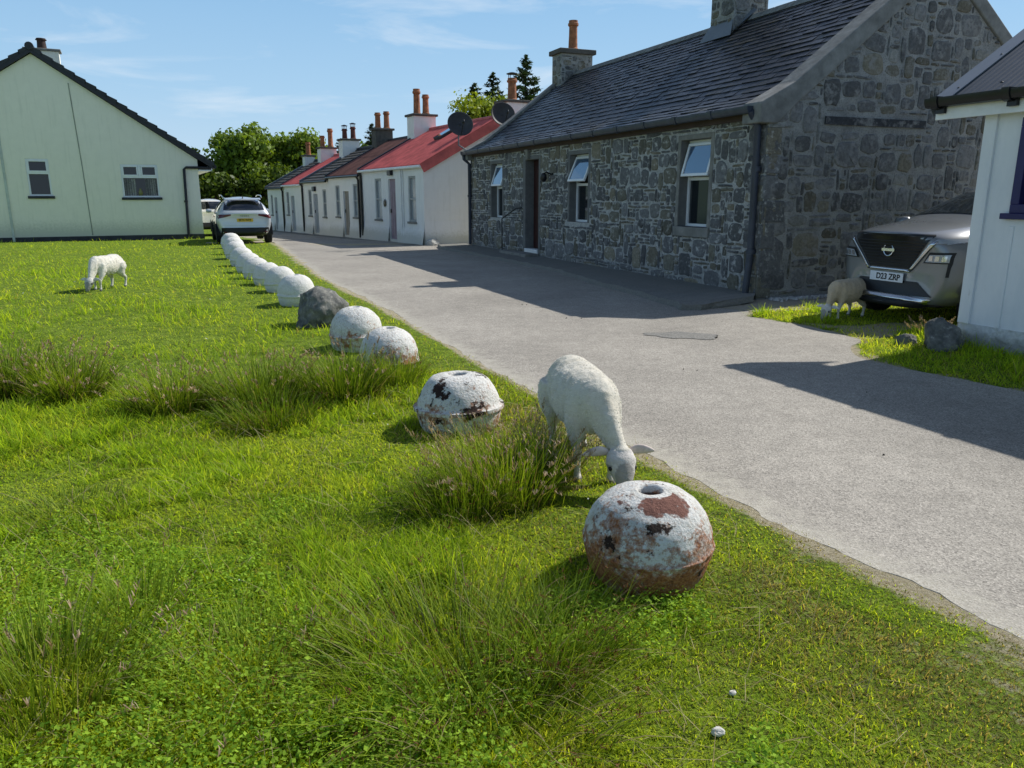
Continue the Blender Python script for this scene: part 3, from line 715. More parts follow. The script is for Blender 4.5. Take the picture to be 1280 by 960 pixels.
h2=row_house(6.2,11.0,'white cottage with rusty brown roof, between red roof and dark tiled roof','rust',[(8.0,8.8,1.9,M['door_tan'])],[(6.75,7.4,.85,2.18),(9.3,9.95,.82,2.15)],[6.45],
  [(2.6,10.9,3.4,4.62,.8,.65,M['soot'],[(-.15,.1,.7,.14,CL,None),(.2,-.1,.75,.14,CL,None)])],-.10,eave=2.57,seed=2)
h3=row_house(11.0,15.8,'white cottage with dark tiled roof and pale verge, middle of the terrace','tile',[(13.0,13.8,1.9,M['door_grey'],1)],[(14.1,14.75,.86,2.1),(11.5,12.1,.86,2.1)],[15.7],
  [(2.5,15.7,3.3,4.55,.9,.7,ww,[(-.18,.1,.5,.14,CD,1),(.2,-.1,.6,.14,CD,1)])],-.2,eave=2.53,seed=3)
h4=row_house(15.8,20.0,'white cottage with narrow red roof, second from the far end of the terrace','tin',[(17.7,18.5,1.9,M['door_grey'])],[(18.9,19.5,.9,2.1)],[],
  [(2.5,19.9,3.3,4.45,.9,.7,ww,[(-.2,.1,.62,.14,CL,None),(.2,-.1,1.0,.15,CL,None)])],-.29,eave=2.50,seed=4)
h5=row_house(20.0,24.4,'white cottage with plain dark tiled roof at the far end of the terrace','tile',[(21.9,22.6,1.9,M['door_grey'])],[(23.1,23.6,.9,2.05)],[20.15],
  [(2.5,24.0,3.3,4.3,.6,.6,ww,[(0,0,.75,.15,CL,None)])],-.38,eave=2.48,seed=5)
# timber gate and stub between terrace and stone cottage
g=thing('timber_gate','weathered yellow timber gate between white gable and stone cottage','gate',(-1.52,26.95,0),R(22))
mb=MB()
for i in range(6): mb.box(-.33+i*.115,-.015,.06,-.33+i*.115+.107,.015,1.42+.02*(i%2))
mb.box(-.34,.016,.35,.36,.05,.45); mb.box(-.34,.016,1.1,.36,.05,1.2); mb.build('boards',M['wood_gate'],g)
mb=MB(); mb.box(-.46,-.05,0,-.36,.05,1.75); mb.build('gate_post',M['red_wood'],g,bevel=.01)
mb=MB(); mb.box(.37,-.05,0,.46,.05,1.6); mb.build('gate_post',M['wood_gate'],g,bevel=.01)
mb=MB(); pp=ROW0+RX*1.33
mb.tube([(pp.x+.04,pp.y-.10,3.05),(pp.x+.04,pp.y-.10,.9)],.085,10); o=mb.build('vent_pipe',M['pipe_black'],smooth=50); tag(o,'thick black vent pipe fixed upright to the white gable end','pipe')
# satellite dishes
def dish(loc,label,rz,tilt,rad,mast):
    t=thing('satellite_dish',label,'satellite dish',loc,rz,None)
    T=Matrix.Rotation(R(90-tilt),4,'X')
    mb=MB(); n=28; rings=[0,.25,.5,.75,.93,1.0]
    b=[]
    for q in rings:
        for j in range(n):
            a=2*math.pi*j/n; v=T@Vector((rad*q*math.cos(a)*1.05,rad*q*math.sin(a)*.95,.16*rad*2*q*q)); b.append(tuple(v))
    mb.add(b,[(i*n+j,i*n+(j+1)%n,(i+1)*n+(j+1)%n,(i+1)*n+j) for i in range(len(rings)-1) for j in range(n)])
    o=mb.build('reflector',M['dish'],t,smooth=180); s=o.modifiers.new('solid','SOLIDIFY'); s.thickness=.012
    mb=MB(); f=T@Vector((0,-rad*.15,rad*1.15)); e=T@Vector((0,-rad*.9,.14*rad*2)); mb.tube([e,(f+e)/2+Vector((0,0,-.03)),f],.014,6); mb.lathe([(.02,-.05),(.04,-.03),(.04,.05),(.02,.07)],10,tuple(f)); mb.build('feed_arm',M['pipe_black'],t,smooth=50)
    mb=MB(); mb.tube([(0,.05,0),(0,.10,-.25),(0,.10,-mast*.75),(mast*.45,.12,-mast)],.024,8); mb.build('mast',M['tin_flash'],t,smooth=50)
    return t
dish((-1.66,25.45,3.77),'dark mesh satellite dish on a pole in front of the red tin roof',R(20),14,.40,.8)
dish((-.33,25.85,4.10),'dark satellite dish half hidden behind the slate roof edge',R(25),14,.40,.8)

# ------------------------------------------------------------------ cream bungalow
bun=thing('bungalow','pale cream bungalow gable with two white windows at the grass edge','house',(-12.13,30.38,0),R(26))
xr,xa,xL=.16,-4.85,-9.9; ze,zp=2.95,6.34; D=9.0
bw=[(-5.47,-4.76,1.60,2.88),(-2.50,-1.25,1.55,2.74)]
bf=lambda a,b,d:(a,-d,b)
mb=MB(); wall_open(mb,xL,xr,.0,ze,bw,.12,bf)
mb.add([bf(xL,ze,0),bf(xr,ze,0),bf(xa,zp,0)],[(0,1,2)],0)
mb.add([(xr,0,-.4),(xr,D,-.4),(xr,D,ze),(xr,0,ze)],[(0,1,2,3)]); mb.add([(xL,0,-.4),(xL,D,-.4),(xL,D,ze),(xL,0,ze)],[(0,1,2,3)]); mb.add([(xL,D,-.4),(xr,D,-.4),(xr,D,ze),(xa,D,zp),(xL,D,ze)],[(0,1,2,3,4)])
mb.build('wall',M['cream'],bun)
mb=MB(); mb.box(xL-.02,-.025,-.5,xr+.02,.02,.17); mb.build('plinth',M['tile_dark'],bun)
mb=MB(); mb.tube([bf(-3.83,5.45,.004),bf(-3.72,2.6,.004),bf(-3.66,.2,.004)],.018,4); mb.build('cable',m_plain('grey cable',(.33,.35,.30),.8),bun)
mb=MB(); mb.box(-6.18,-.03,.0,-6.1,-.0,6.0 if False else 4.3); mb.build('soil_pipe',m_plain('pale pipe',(.55,.6,.55),.5),bun)
sl=(zp-ze)/(xr-xa)
mb=MB()
for sgn in (1,-1):
    n=18; x_e=xr+.55 if sgn>0 else xL-.55; tx=(x_e-xa)/n
    for i in range(n):
        x0=xa+tx*i; x1=xa+tx*(i+1); z0=zp+.24-abs(tx)*i*sl; z1=zp+.24-abs(tx)*(i+1)*sl
        y0,y1=-.16,D+.16
        a,b=(x0,x1)
        mb.hexa([(a,y0,z0-.08),(b+tx*.12,y0,z1-.09-.02),(b+tx*.12,y1,z1-.11),(a,y1,z0-.08),(a,y0,z0+.0),(b+tx*.12,y0,z1+.04),(b+tx*.12,y1,z1+.04),(a,y1,z0)])
rf=mb.build('roof',M['tile_dark'],bun)
mb=MB()
i=0; yy=-.2
while yy<D: mb.lathe([(.13,yy),(.14,yy+.04),(.115,yy+.42)],12,(xa,0,zp+.22),axis='y'); yy+=.42
mb.build('ridge',M['tile_dark'],rf,smooth=40)
mb=MB()
for sgn in (1,-1):
    xe=xr+.52 if sgn>0 else xL-.52
    mb.hexa([(xa,-.15,zp+.02),(xe,-.15,zp+.02-abs(xe-xa)*sl),(xe,-.11,zp+.02-abs(xe-xa)*sl),(xa,-.11,zp+.02),(xa,-.15,zp+.20),(xe,-.15,zp+.20-abs(xe-xa)*sl),(xe,-.11,zp+.20-abs(xe-xa)*sl),(xa,-.11,zp+.20)])
mb.build('bargeboard',M['pipe_black'],rf)
mb=MB(); mb.box(xr,-.12,ze-.42,xr+.5,D,ze-.38); mb.box(xr+.46,-.12,ze-.42,xr+.5,D,ze-.20); mb.build('eaves_box',M['white_paint'],rf)
pipe(bun,[(xr+.60,-.10,ze-.26),(xr+.60,D,ze-.26)],.07,M['pipe_black'],name='gutter')
pipe(bun,[(xr+.60,-.06,ze-.26),(xr+.5,-.08,ze-.30),(-.26,-.08,ze-.30),(-.34,-.07,ze-.36),(-.40,-.07,.05)],.05,M['pipe_black'],collars=[(-.38,-.07,1.4)])
def bung_window(x0,x1,z0,z1,double):
    mb=MB(); framebox(mb,bf,x0,x1,z0,z1,.06,-.09,-.02); zt=z1-(z1-z0)*.38
    bar(mb,bf,x0+.06,x1-.06,zt-.04,zt+.04,-.09,-.01)
    if double: xm=(x0+x1)/2; bar(mb,bf,xm-.045,xm+.045,zt+.04,z1-.06,-.09,-.015)
    for (p,q) in (((x0,(x0+x1)/2),((x0+x1)/2,x1)) if double else ((x0,x1),)): framebox(mb,bf,p+.05,q-.05,zt+.03,z1-.05,.05,-.06,.0)
    w=mb.build('window',M['upvc'],bun,bevel=.006)
    mb=MB(); bar(mb,bf,x0+.06,x1-.06,z0+.06,z1-.06,-.08,-.075); mb.build('pane',m_glass('bungalow glass',(.012,.014,.02),.12),w)
    mb=MB(); bar(mb,bf,x0-.06,x1+.06,z0-.09,z0,-.1,.06); mb.build('window_sill',M['tile_dark'],w,bevel=.01)
    mb=MB()
    if double:
        for k in range(14):
            if 5<=k<=8: continue
            a=x0+.08+k*(x1-x0-.16)/14; mb.box(a,.075,z0+.07,a+.06,.079,z0+(z1-z0)*.56)
        mb.build('curtain',M['curtain'],w); 
        mb=MB(); mb.lathe([(.02,0),(.07,.05),(.08,.12),(.03,.22),(.035,.26)],12,((x0+x1)/2-.03,.074,z0+.06)); mb.build('vase',m_plain('olive vase',(.25,.24,.08),.4),w,smooth=50)
    else:
        mb.box(x0+.08,.076,z1-.45,x1-.08,.079,z1-.08); mb.build('blind',m_plain('blue grey blind',(.16,.18,.26),.8),w)
bung_window(*bw[0],False); bung_window(*bw[1],True)
st=stack(bun,-5.5,-4.3,6.3,6.9,5.6,7.40,M['cream'],M['concrete'],.08,.09)
pot(st,-4.9,6.6,7.49,.42,.19,m_plain('dark brown pot',(.05,.028,.024),.8,.4,9))
# ------------------------------------------------------------------ white hut on the right
hut=thing('timber_hut','white boarded hut with corrugated grey roof and dark blue window','hut',(4.94,8.41,0),math.atan2(.385,.923))
Lh=6.2; hp=R(32.2)
hw=[(-1.45,-.43,1.46,2.33)]
mb=MB(); wall_open(mb,-Lh,0,.25,2.55,hw,.10,fr)
mb.add([(0,0,.25),(5,0,.25),(5,0,2.55),(2.5,0,4.15),(0,0,2.55)],[(0,1,2,3,4)]); mb.add([(0,-Lh,.25),(5,-Lh,.25),(5,-Lh,2.55),(2.5,-Lh,4.15),(0,-Lh,2.55)],[(0,1,2,3,4)]); mb.add([(5,0,.25),(5,-Lh,.25),(5,-Lh,2.55),(5,0,2.55)],[(0,1,2,3)])
m=NT('weathered white boards'); f=m.noise(2.2,5,.7,vec=m.co(scale=(1,1,.35))); z=m.sep(m.co(),2)
c=m.ramp(f,[(.3,(.68,.71,.73)),(.7,(.84,.85,.85))])
rs_=m.math('MULTIPLY',m.ramp(m.noise(7,7,.8,vec=m.co(scale=(1,2,.5))),[(.60,0.0),(.72,1.0)]),m.ramp(z,[(.25,.9),(.9,.12)]))
m.set(m.mix(rs_,c,(.30,.24,.17)),.55,spec=.35); m.bump(m.noise(3,4,vec=m.co(scale=(1,1,.3))),.15,.02)
M['boards']=m.mat
mb.build('wall',M['boards'],hut)
for a,w_ in ((-.06,.068),(-.44,.022),(-1.62,.022),(-2.8,.022),(-4.0,.022),(-5.2,.022)):
    mb=MB(); bar(mb,fr,a-w_,a+w_,.25,(1.30 if a==-.44 else 2.5),-.01,.028 if w_>.05 else .012)
    mb.build('cover_strip' if w_<.05 else 'corner_board',M['boards'],hut,bevel=.006)
mb=MB()
for k in range(int(Lh/.25)):
    mb.add([fr(-k*.25,-.15,.035+.02*math.sin(k*2.1)),fr(-(k+1)*.25,-.15,.035+.02*math.sin(k*2.1+2.1)),fr(-(k+1)*.25,.25,.012),fr(-k*.25,.25,.012)],[(0,1,2,3)])
mb.add([fr(0,.25,.012),fr(-Lh,.25,.012),fr(-Lh,.252,-.05),fr(0,.252,-.05)],[(0,1,2,3)])
mb.add([(-.035,0.03,-.15),(5,.03,-.15),(5,.012,.25),(-.012,.012,.25)],[(0,1,2,3)]); mb.build('plinth',m_wash('hut plinth wash',(.66,.67,.66),dirt=(.20,.20,.18),amt=.75,base_h=.22,bump=.8,lumps=12),hut)
def HQ(s,yy,h): return (-.18+math.cos(hp)*s-math.sin(hp)*h,yy,2.53+math.sin(hp)*s+math.cos(hp)*h)
ls=2.68/math.cos(hp)
mb=MB(); n=int((Lh+.42)/.0762*4); vs=[]
for i in range(n+1):
    yy=.40-(Lh+.40)*i/n; h=.010*math.cos(i*math.pi/2)+.05; vs+=[HQ(0,yy,h),HQ(ls,yy,h)]
mb.add(vs,[(2*i,2*i+2,2*i+3,2*i+1) for i in range(n)])
mb.add([HQ(0.01,.42,.03),HQ(ls,.42,.03),HQ(ls,-Lh,.03),HQ(0.01,-Lh,.03)],[(0,1,2,3)]); p=HQ(ls,.42,.05); mb.add([p,(5.3,.42,2.5),(5.3,-Lh,2.5),HQ(ls,-Lh,.05)],[(0,1,2,3)])
rf=mb.build('roof',M['grey_tin'],hut,smooth=60)
mb=MB(); mb.hexa([HQ(-.02,.33,.063),HQ(ls,.33,.063),HQ(ls,.54,.063),HQ(-.02,.54,.063),HQ(-.02,.33,.076),HQ(ls,.33,.076),HQ(ls,.54,.076),HQ(-.02,.54,.076)])
mb.hexa([HQ(-.02,.532,-.10),HQ(ls,.532,-.10),HQ(ls,.542,-.10),HQ(-.02,.542,-.10),HQ(-.02,.532,.062),HQ(ls,.532,.062),HQ(ls,.542,.062),HQ(-.02,.542,.062)]); mb.build('verge_flashing',M['tin_flash'],rf)
mb=MB()
for s in (.25,.95,1.7,2.4):
    for yy in [.38]+[-.1-.38*k for k in range(14)]: q=HQ(s,yy,.068); mb.lathe([(.016,-.004),(.016,.006),(.009,.014)],8,q)
mb.build('roof_screws',M['pipe_black'],rf)
mb=MB(); mb.box(-.155,-Lh,2.40,-.13,.50,2.53); mb.box(-.13,-Lh,2.47,.0,.50,2.49); mb.build('fascia',M['white_paint'],hut,bevel=.004)
mb=MB(); pts=[(-.06,.045),(-.058,0),(-.035,-.045),(0,-.056),(.035,-.045),(.058,0),(.06,.045)]; n=len(pts)
mb.add([(-.22+a,e,2.575+b) for e in (.56,-Lh) for a,b in pts],[(i,i+1,n+i+1,n+i) for i in range(n-1)]+[tuple(range(n)),tuple(range(n,2*n))])
for yy in (.44,-.36,-1.1,-1.9,-2.7): 
    mb.add([(-.22+a*1.25,e,2.575+b*1.28) for e in (yy+.04,yy-.04) for a,b in pts],[(i,i+1,n+i+1,n+i) for i in range(n-1)]+[tuple(range(n)),tuple(range(n,2*n))]); mb.box(-.20,yy-.07,2.46,-.15,yy+.03,2.53)
mb.build('gutter',M['pipe_black'],hut,smooth=40)
mb=MB(); x0,x1,z0,z1=hw[0]; framebox(mb,fr,x0-.03,x1+.03,z0-.03,z1+.03,.09,-.06,.035); bar(mb,fr,x0-.10,x1+.10,z0-.09,z0-.03,-.05,.07); bar(mb,fr,(x0+x1)/2-.03,(x0+x1)/2+.03,z0+.06,z1-.06,-.05,.02)
w=mb.build('window',M['blue_trim'],hut,bevel=.006); mb=MB(); bar(mb,fr,x0,x1,z0,z1,-.045,-.04); mb.build('pane',M['glass'],w)
mb=MB(); bar(mb,fr,x0+.03,x1-.03,z0,z1,-.09,-.085); mb.build('curtain',M['curtain'],w)
mb=MB(); mb.tube([(-.22,-3.35,2.60),(-.30,-3.35,2.84)],.05,8); mb.lathe([(.16,0),(.18,.03),(.05,.12)],12,(-.30,-3.35,2.84)); mb.box(-.38,-2.95,2.58,-.1,-2.75,2.68); mb.build('unseen_roof_bump',M['pipe_black'],hut)  # added out of view, shaped to cast the bumps in the hut's shadow
# ------------------------------------------------------------------ old steel floats along the verge
def buoy_mat(name,rust,black,dirt,seed):
    m=NT(name); co0=m.co(); mp=m.n('ShaderNodeMapping'); m.l(co0,mp.inputs[0]); mp.inputs['Location'].default_value=(seed*3.1,seed*1.7,0); co=mp.outputs[0]
    z=m.sep(co0,2)
    big=m.noise(5.5,8,.72,vec=co); mid=m.noise(16,8,.75,vec=co); fin=m.noise(70,5,.7,vec=co)
    white=m.mix(mid,(.60,.585,.54),(.84,.835,.80)); white=m.mix(m.ramp(m.noise(48,6,.8,vec=co),[(.53,0.0),(.66,.85 if seed<5 else .2)]),white,(.36,.25,.17))
    white=m.mix(m.ramp(m.noise(9,6,.75,vec=co),[(.5,0.0),(.75,dirt)]),white,(.42,.40,.32))
    hz=m.sep(m.ramp(z,[(.03,.54),(.16,.60),(.28,.47),(.38,.30),(.48,.18)]),0)
    sml=m.noise(38,6,.75,vec=co)
    rm=m.math('ADD',m.math('ADD',m.math('MULTIPLY',big,.40),m.math('MULTIPLY',mid,.35)),m.math('ADD',m.math('MULTIPLY',sml,.30),m.math('MULTIPLY',hz,.32)))
    rcol=m.ramp(fin,[(.3,(.08,.024,.010)),(.48,(.31,.105,.032)),(.7,(.52,.25,.10))])
    c=m.mix(m.ramp(rm,[(.745-rust,0.0),(.765-rust,.55),(.83-rust,.97)]),white,rcol)
    bm_=m.math('ADD',m.math('MULTIPLY',m.noise(7,5,.62,vec=co),.7),m.math('MULTIPLY',mid,.3))
    bm=m.ramp(bm_,[(.68-black,0.0),(.70-black,1.0)])
    c=m.mix(bm,c,m.mix(fin,(.012,.008,.007),(.06,.03,.022)))
    m.set(c,.8,spec=.25)
    h=m.math('SUBTRACT',m.math('ADD',m.math('MULTIPLY',mid,.6),m.math('MULTIPLY',fin,.5)),m.math('MULTIPLY',bm,.5))
    m.bump(h,.85,.022); m.bump(m.voro(55,vec=co),.35,.008); return m
bm1=buoy_mat('flaking paint and rust',.118,.095,.7,1)
# bare brown steel collar round the top hole on the side towards the lens
m=bm1; co=m.co(); z=m.sep(co,2); n=m.noise(6,5,.6)
old=m.b.inputs['Base Color'].links[0].from_socket
yy=m.math('MULTIPLY',m.sep(co,1),-1.6); xx=m.math('MULTIPLY',m.sep(co,0),.25)
msk=m.ramp(m.math('ADD',m.math('ADD',z,m.math('MULTIPLY',m.math('ADD',yy,xx),.24)),m.math('MULTIPLY',n,.17)),[(.598,0.0),(.603,1.0)])
rim=m.ramp(m.math('SUBTRACT',m.math('MULTIPLY',m.math('ADD',m.math('POWER',m.sep(co,0),2),m.math('POWER',m.sep(co,1),2)),100),m.math('MULTIPLY',n,.5)),[(.62,0.0),(.66,1.0)])
m.set(m.mix(m.math('MULTIPLY',msk,rim),old,m.mix(m.noise(80,4),(.13,.055,.04),(.25,.115,.085))))
BM=[bm1.mat,buoy_mat('paint with black chips',.05,.115,.6,2).mat,buoy_mat('rust stained paint',.065,.05,.8,3).mat,buoy_mat('grubby white paint',.035,.03,1.0,4).mat,buoy_mat('clean white paint',-.08,-.2,.35,5).mat]
PROF1=[(.13,-.05),(.19,.0),(.235,.055),(.266,.12),(.283,.19),(.286,.225),(.291,.231),(.291,.241),(.286,.247),(.279,.305),(.256,.372),(.217,.43),(.165,.47),(.118,.488),(.088,.495),(.062,.497),(.052,.488),(.048,.44)]
PROF2=[(.20,-.05),(.25,.0),(.285,.06),(.30,.12),(.305,.168),(.325,.175),(.325,.198),(.30,.206),(.288,.25),(.262,.31),(.225,.365),(.185,.40),(.13,.415),(.075,.418),(.06,.41),(.055,.37)]
PROF3=[(.19,-.05),(.24,.0),(.27,.08),(.28,.15),(.289,.158),(.289,.172),(.279,.18),(.268,.26),(.243,.33),(.20,.39),(.14,.435),(.08,.455),(.05,.457),(.04,.45),(.038,.40)]
def dense(prof,k=3):
    out=[]
    for (a,b) in zip(prof[:-1],prof[1:]):
        for t in range(k): out.append((a[0]+(b[0]-a[0])*t/k,a[1]+(b[1]-a[1])*t/k))
    return out+[prof[-1]]
def buoy(x,y,prof,mat,sc_,rz,tilt,label,sink=0,seed=0,res=72,hole=True,zs=1.0):
    t=thing('steel_buoy',label,'buoy',(x,y,float(fz(x,y))-sink),rz,'painted steel buoys lining the verge'); t.rotation_euler[0]=R(tilt); t.scale=(sc_,sc_,sc_*zs)
    mb=MB(); mb.lathe(dense(prof),res)
    for i,v in enumerate(mb.v):
        p=Vector(v)*9+Vector((seed*7,0,0)); q=mnoise.noise(p)*.006+mnoise.noise(p*3.3)*.0032
        d=Vector((v[0],v[1],v[2]-.2)).normalized(); mb.v[i]=tuple(Vector(v)+d*q)
    mb.build('float',mat,t,smooth=60)
    if hole: mb=MB(); r=prof[-2][0]; zt=prof[-2][1]; mb.lathe([(r*.98,zt-.03),(r*.75,zt-.035),(r*.7,zt-.09)],24); mb.build('socket',M['door_brown'],t,smooth=40)
    return t
buoy(.575,3.02,PROF1,BM[0],.945,R(0),2,'big flaking white buoy with rusty lower half and brown bare patch on top',.035,1,128,zs=.90)
buoy(-.37,5.22,PROF2,BM[1],.98,R(40),-2,'flat topped white buoy with black chipped patches behind the seed grass',.03,2,96)
buoy(-1.13,6.86,PROF3,BM[2],.97,R(70),3,'rust stained white buoy with dark top hole beside the rushes',.02,3)
buoy(-1.66,8.10,PROF3,BM[3],1.0,R(150),0,'grubby white buoy between the grey boulder and the rust stained buoy',.02,4,hole=False)
FB=[(-3.22,11.5,1.0,'white painted buoy right behind the grey boulder'),(-3.88,12.95,.95,'white painted buoy, second behind the grey boulder'),(-4.45,14.05,.92,'white painted buoy, third behind the grey boulder'),
(-4.98,15.1,.92,'white painted buoy, fourth behind the grey boulder'),(-5.6,16.5,.95,'white painted buoy, middle of the far white line'),(-6.33,18.2,.98,'white painted buoy, fourth from the silver car end of the line'),
(-7.12,20.1,1.0,'white painted buoy, third from the silver car end of the line'),(-7.85,22.0,1.05,'white painted buoy, second from the silver car end of the line'),(-8.75,24.3,1.08,'white painted buoy nearest to the silver car')]
for i,(x,y,s,lb) in enumerate(FB): buoy(x,y,PROF3,BM[4],s,R(i*50),(-1)**i*2,lb,.02,10+i,48,hole=False)
# ------------------------------------------------------------------ rocks
m=NT('grey boulder'); n1=m.noise(6,8,.72); c=m.ramp(n1,[(.3,(.07,.072,.068)),(.5,(.18,.18,.165)),(.7,(.34,.325,.28))])
c=m.mix(m.ramp(m.noise(14,6,.7),[(.58,0.0),(.66,.8)]),c,(.42,.41,.36)); m.set(c,.9,spec=.2); m.bump(m.noise(22,7,.75),.9,.03); M['rock']=m.mat
def rock(name,label,loc,size,rz,seed,cuts=5,mat=None):
    bm=bmesh.new(); bmesh.ops.create_icosphere(bm,subdivisions=5,radius=1)
    r=random.Random(seed); pl=[]
    for _ in range(cuts): d=Vector((r.uniform(-1,1),r.uniform(-1,1),r.uniform(-.3,.9))).normalized(); pl.append((d,r.uniform(.55,.8)))
    for v in bm.verts:
        p=v.co.copy()
        for d,k in pl:
            e=p.dot(d)-k
            if e>0: p-=d*e*.93
        q=p*1.6+Vector((seed*5,0,0)); p+=p.normalized()*(mnoise.fractal(q,1,2,4)*.12+mnoise.noise(q*4)*.03)
        v.co=Vector((p.x*size[0],p.y*size[1],p.z*size[2]))
    me=bpy.data.meshes.new(name); bm.to_mesh(me); bm.free(); me.materials.append(mat or M['rock']); me.polygons.foreach_set('use_smooth',[True]*len(me.polygons)); me.set_sharp_from_angle(angle=R(40))
    o=bpy.data.objects.new(name,me); COL.objects.link(o); o.location=loc; o.rotation_euler=(0,0,rz); return tag(o,label,'rock')
rock('boulder','rough grey boulder with one dark flat face in the buoy line',(-2.42,9.72,.15),(.40,.34,.33),R(65),6,4)
rock('boulder','dark lichen spotted rock leaning on the white hut plinth',(4.62,8.16,.10),(.24,.20,.24),R(35),8,5)
rock('boulder','small pale broken rock on the grass beside the darker rock',(4.36,8.40,.03),(.14,.10,.11),R(10),12,5)
rock('boulder','low grey stone at the foot of the white terrace gable',(-2.62,25.95,.08),(.22,.16,.15),R(10),15,4,m_plain('pale stone',(.5,.5,.47),.9,.3,8,.5,30))
wst=m_plain('white pebble',(.62,.60,.55),.8,.2,30)
for (x,y,s,lb) in ((.607,1.964,.017,'tiny white pebble on the turf near the bottom edge'),(-.30,3.30,.012,'tiny pale pebble on the open turf left of the big buoy'),(.71,2.163,.011,'tiny flat pale pebble on the turf below the big buoy')):
    o=rock('pebble',lb,(x,y,float(fz(x,y))+.012),(s*1.3,s,s*.7),x*5,int(abs(x)*90),3,wst)
mb=MB(); rp=random.Random(3)
for i in range(260):
    a=rp.uniform(.15,1.9); d=rp.gauss(.16,.08)
    if d<.04: continue
    p=C0+CX*a-Vector((-.379,.925,0))*d; s=rp.uniform(.012,.035); k=rp.uniform(.3,.62)
    vs=[(p.x+s*rp.uniform(.7,1.2)*math.cos(t),p.y+s*rp.uniform(.7,1.2)*math.sin(t),.012) for t in (0,1.05,2.1,3.14,4.2,5.25)]
    mb.add(vs+[(p.x,p.y,.012+s*1.1)]+[(p.x+(q[0]-p.x)*.7,p.y+(q[1]-p.y)*.7,.012+s*.8) for q in vs],[(t,(t+1)%6,7+(t+1)%6,7+t) for t in range(6)]+[(7+t,7+(t+1)%6,6) for t in range(6)],0,(k,k*.98,k*.93))
tag(mb.build('pebbles',[m_vcol('loose pebbles',.9)],smooth=50),kind='stuff')

# ------------------------------------------------------------------ sheep
def sheep_mat(name,wool,face,dirty):
    m=NT(name); co=m.co(); c=m.attr()
    n1=m.noise(5,5,.6); n2=m.noise(22,6,.7,vec=m.co(scale=(1,1,2.2))); n3=m.noise(160,3,.6)
    w=m.mix(m.ramp(n1,[(.35,0.0),(.75,.7)]),wool,dirty); w=m.mix(m.ramp(n2,[(.5,0.0),(.72,.5)]),w,tuple(x*.72 for x in dirty))
    sp=m.n('ShaderNodeSeparateColor'); m.l(c,sp.inputs[0])
    f=m.mix(m.ramp(m.noise(30,5,.7),[(.4,0.0),(.7,.6)]),face,tuple(x*.6 for x in face))
    cc=m.mix(sp.outputs[0],w,f); cc=m.mix(sp.outputs[1],cc,(.035,.028,.022))
    m.set(cc,.95,spec=.08); m.b.inputs['Sheen Weight'].default_value=.25; m.b.inputs['Sheen Roughness'].default_value=.5
    m.bump(n2,.55,.022); m.bump(n3,.55,.008); return m.mat
M['wool']=NT('wool tufts').mat; _w=M['wool'].node_tree; _a=_w.nodes.new('ShaderNodeAttribute'); _a.attribute_name='Col'; _w.links.new(_a.outputs['Color'],_w.nodes['Principled BSDF'].inputs['Base Color']); _w.nodes['Principled BSDF'].inputs['Roughness'].default_value=.95
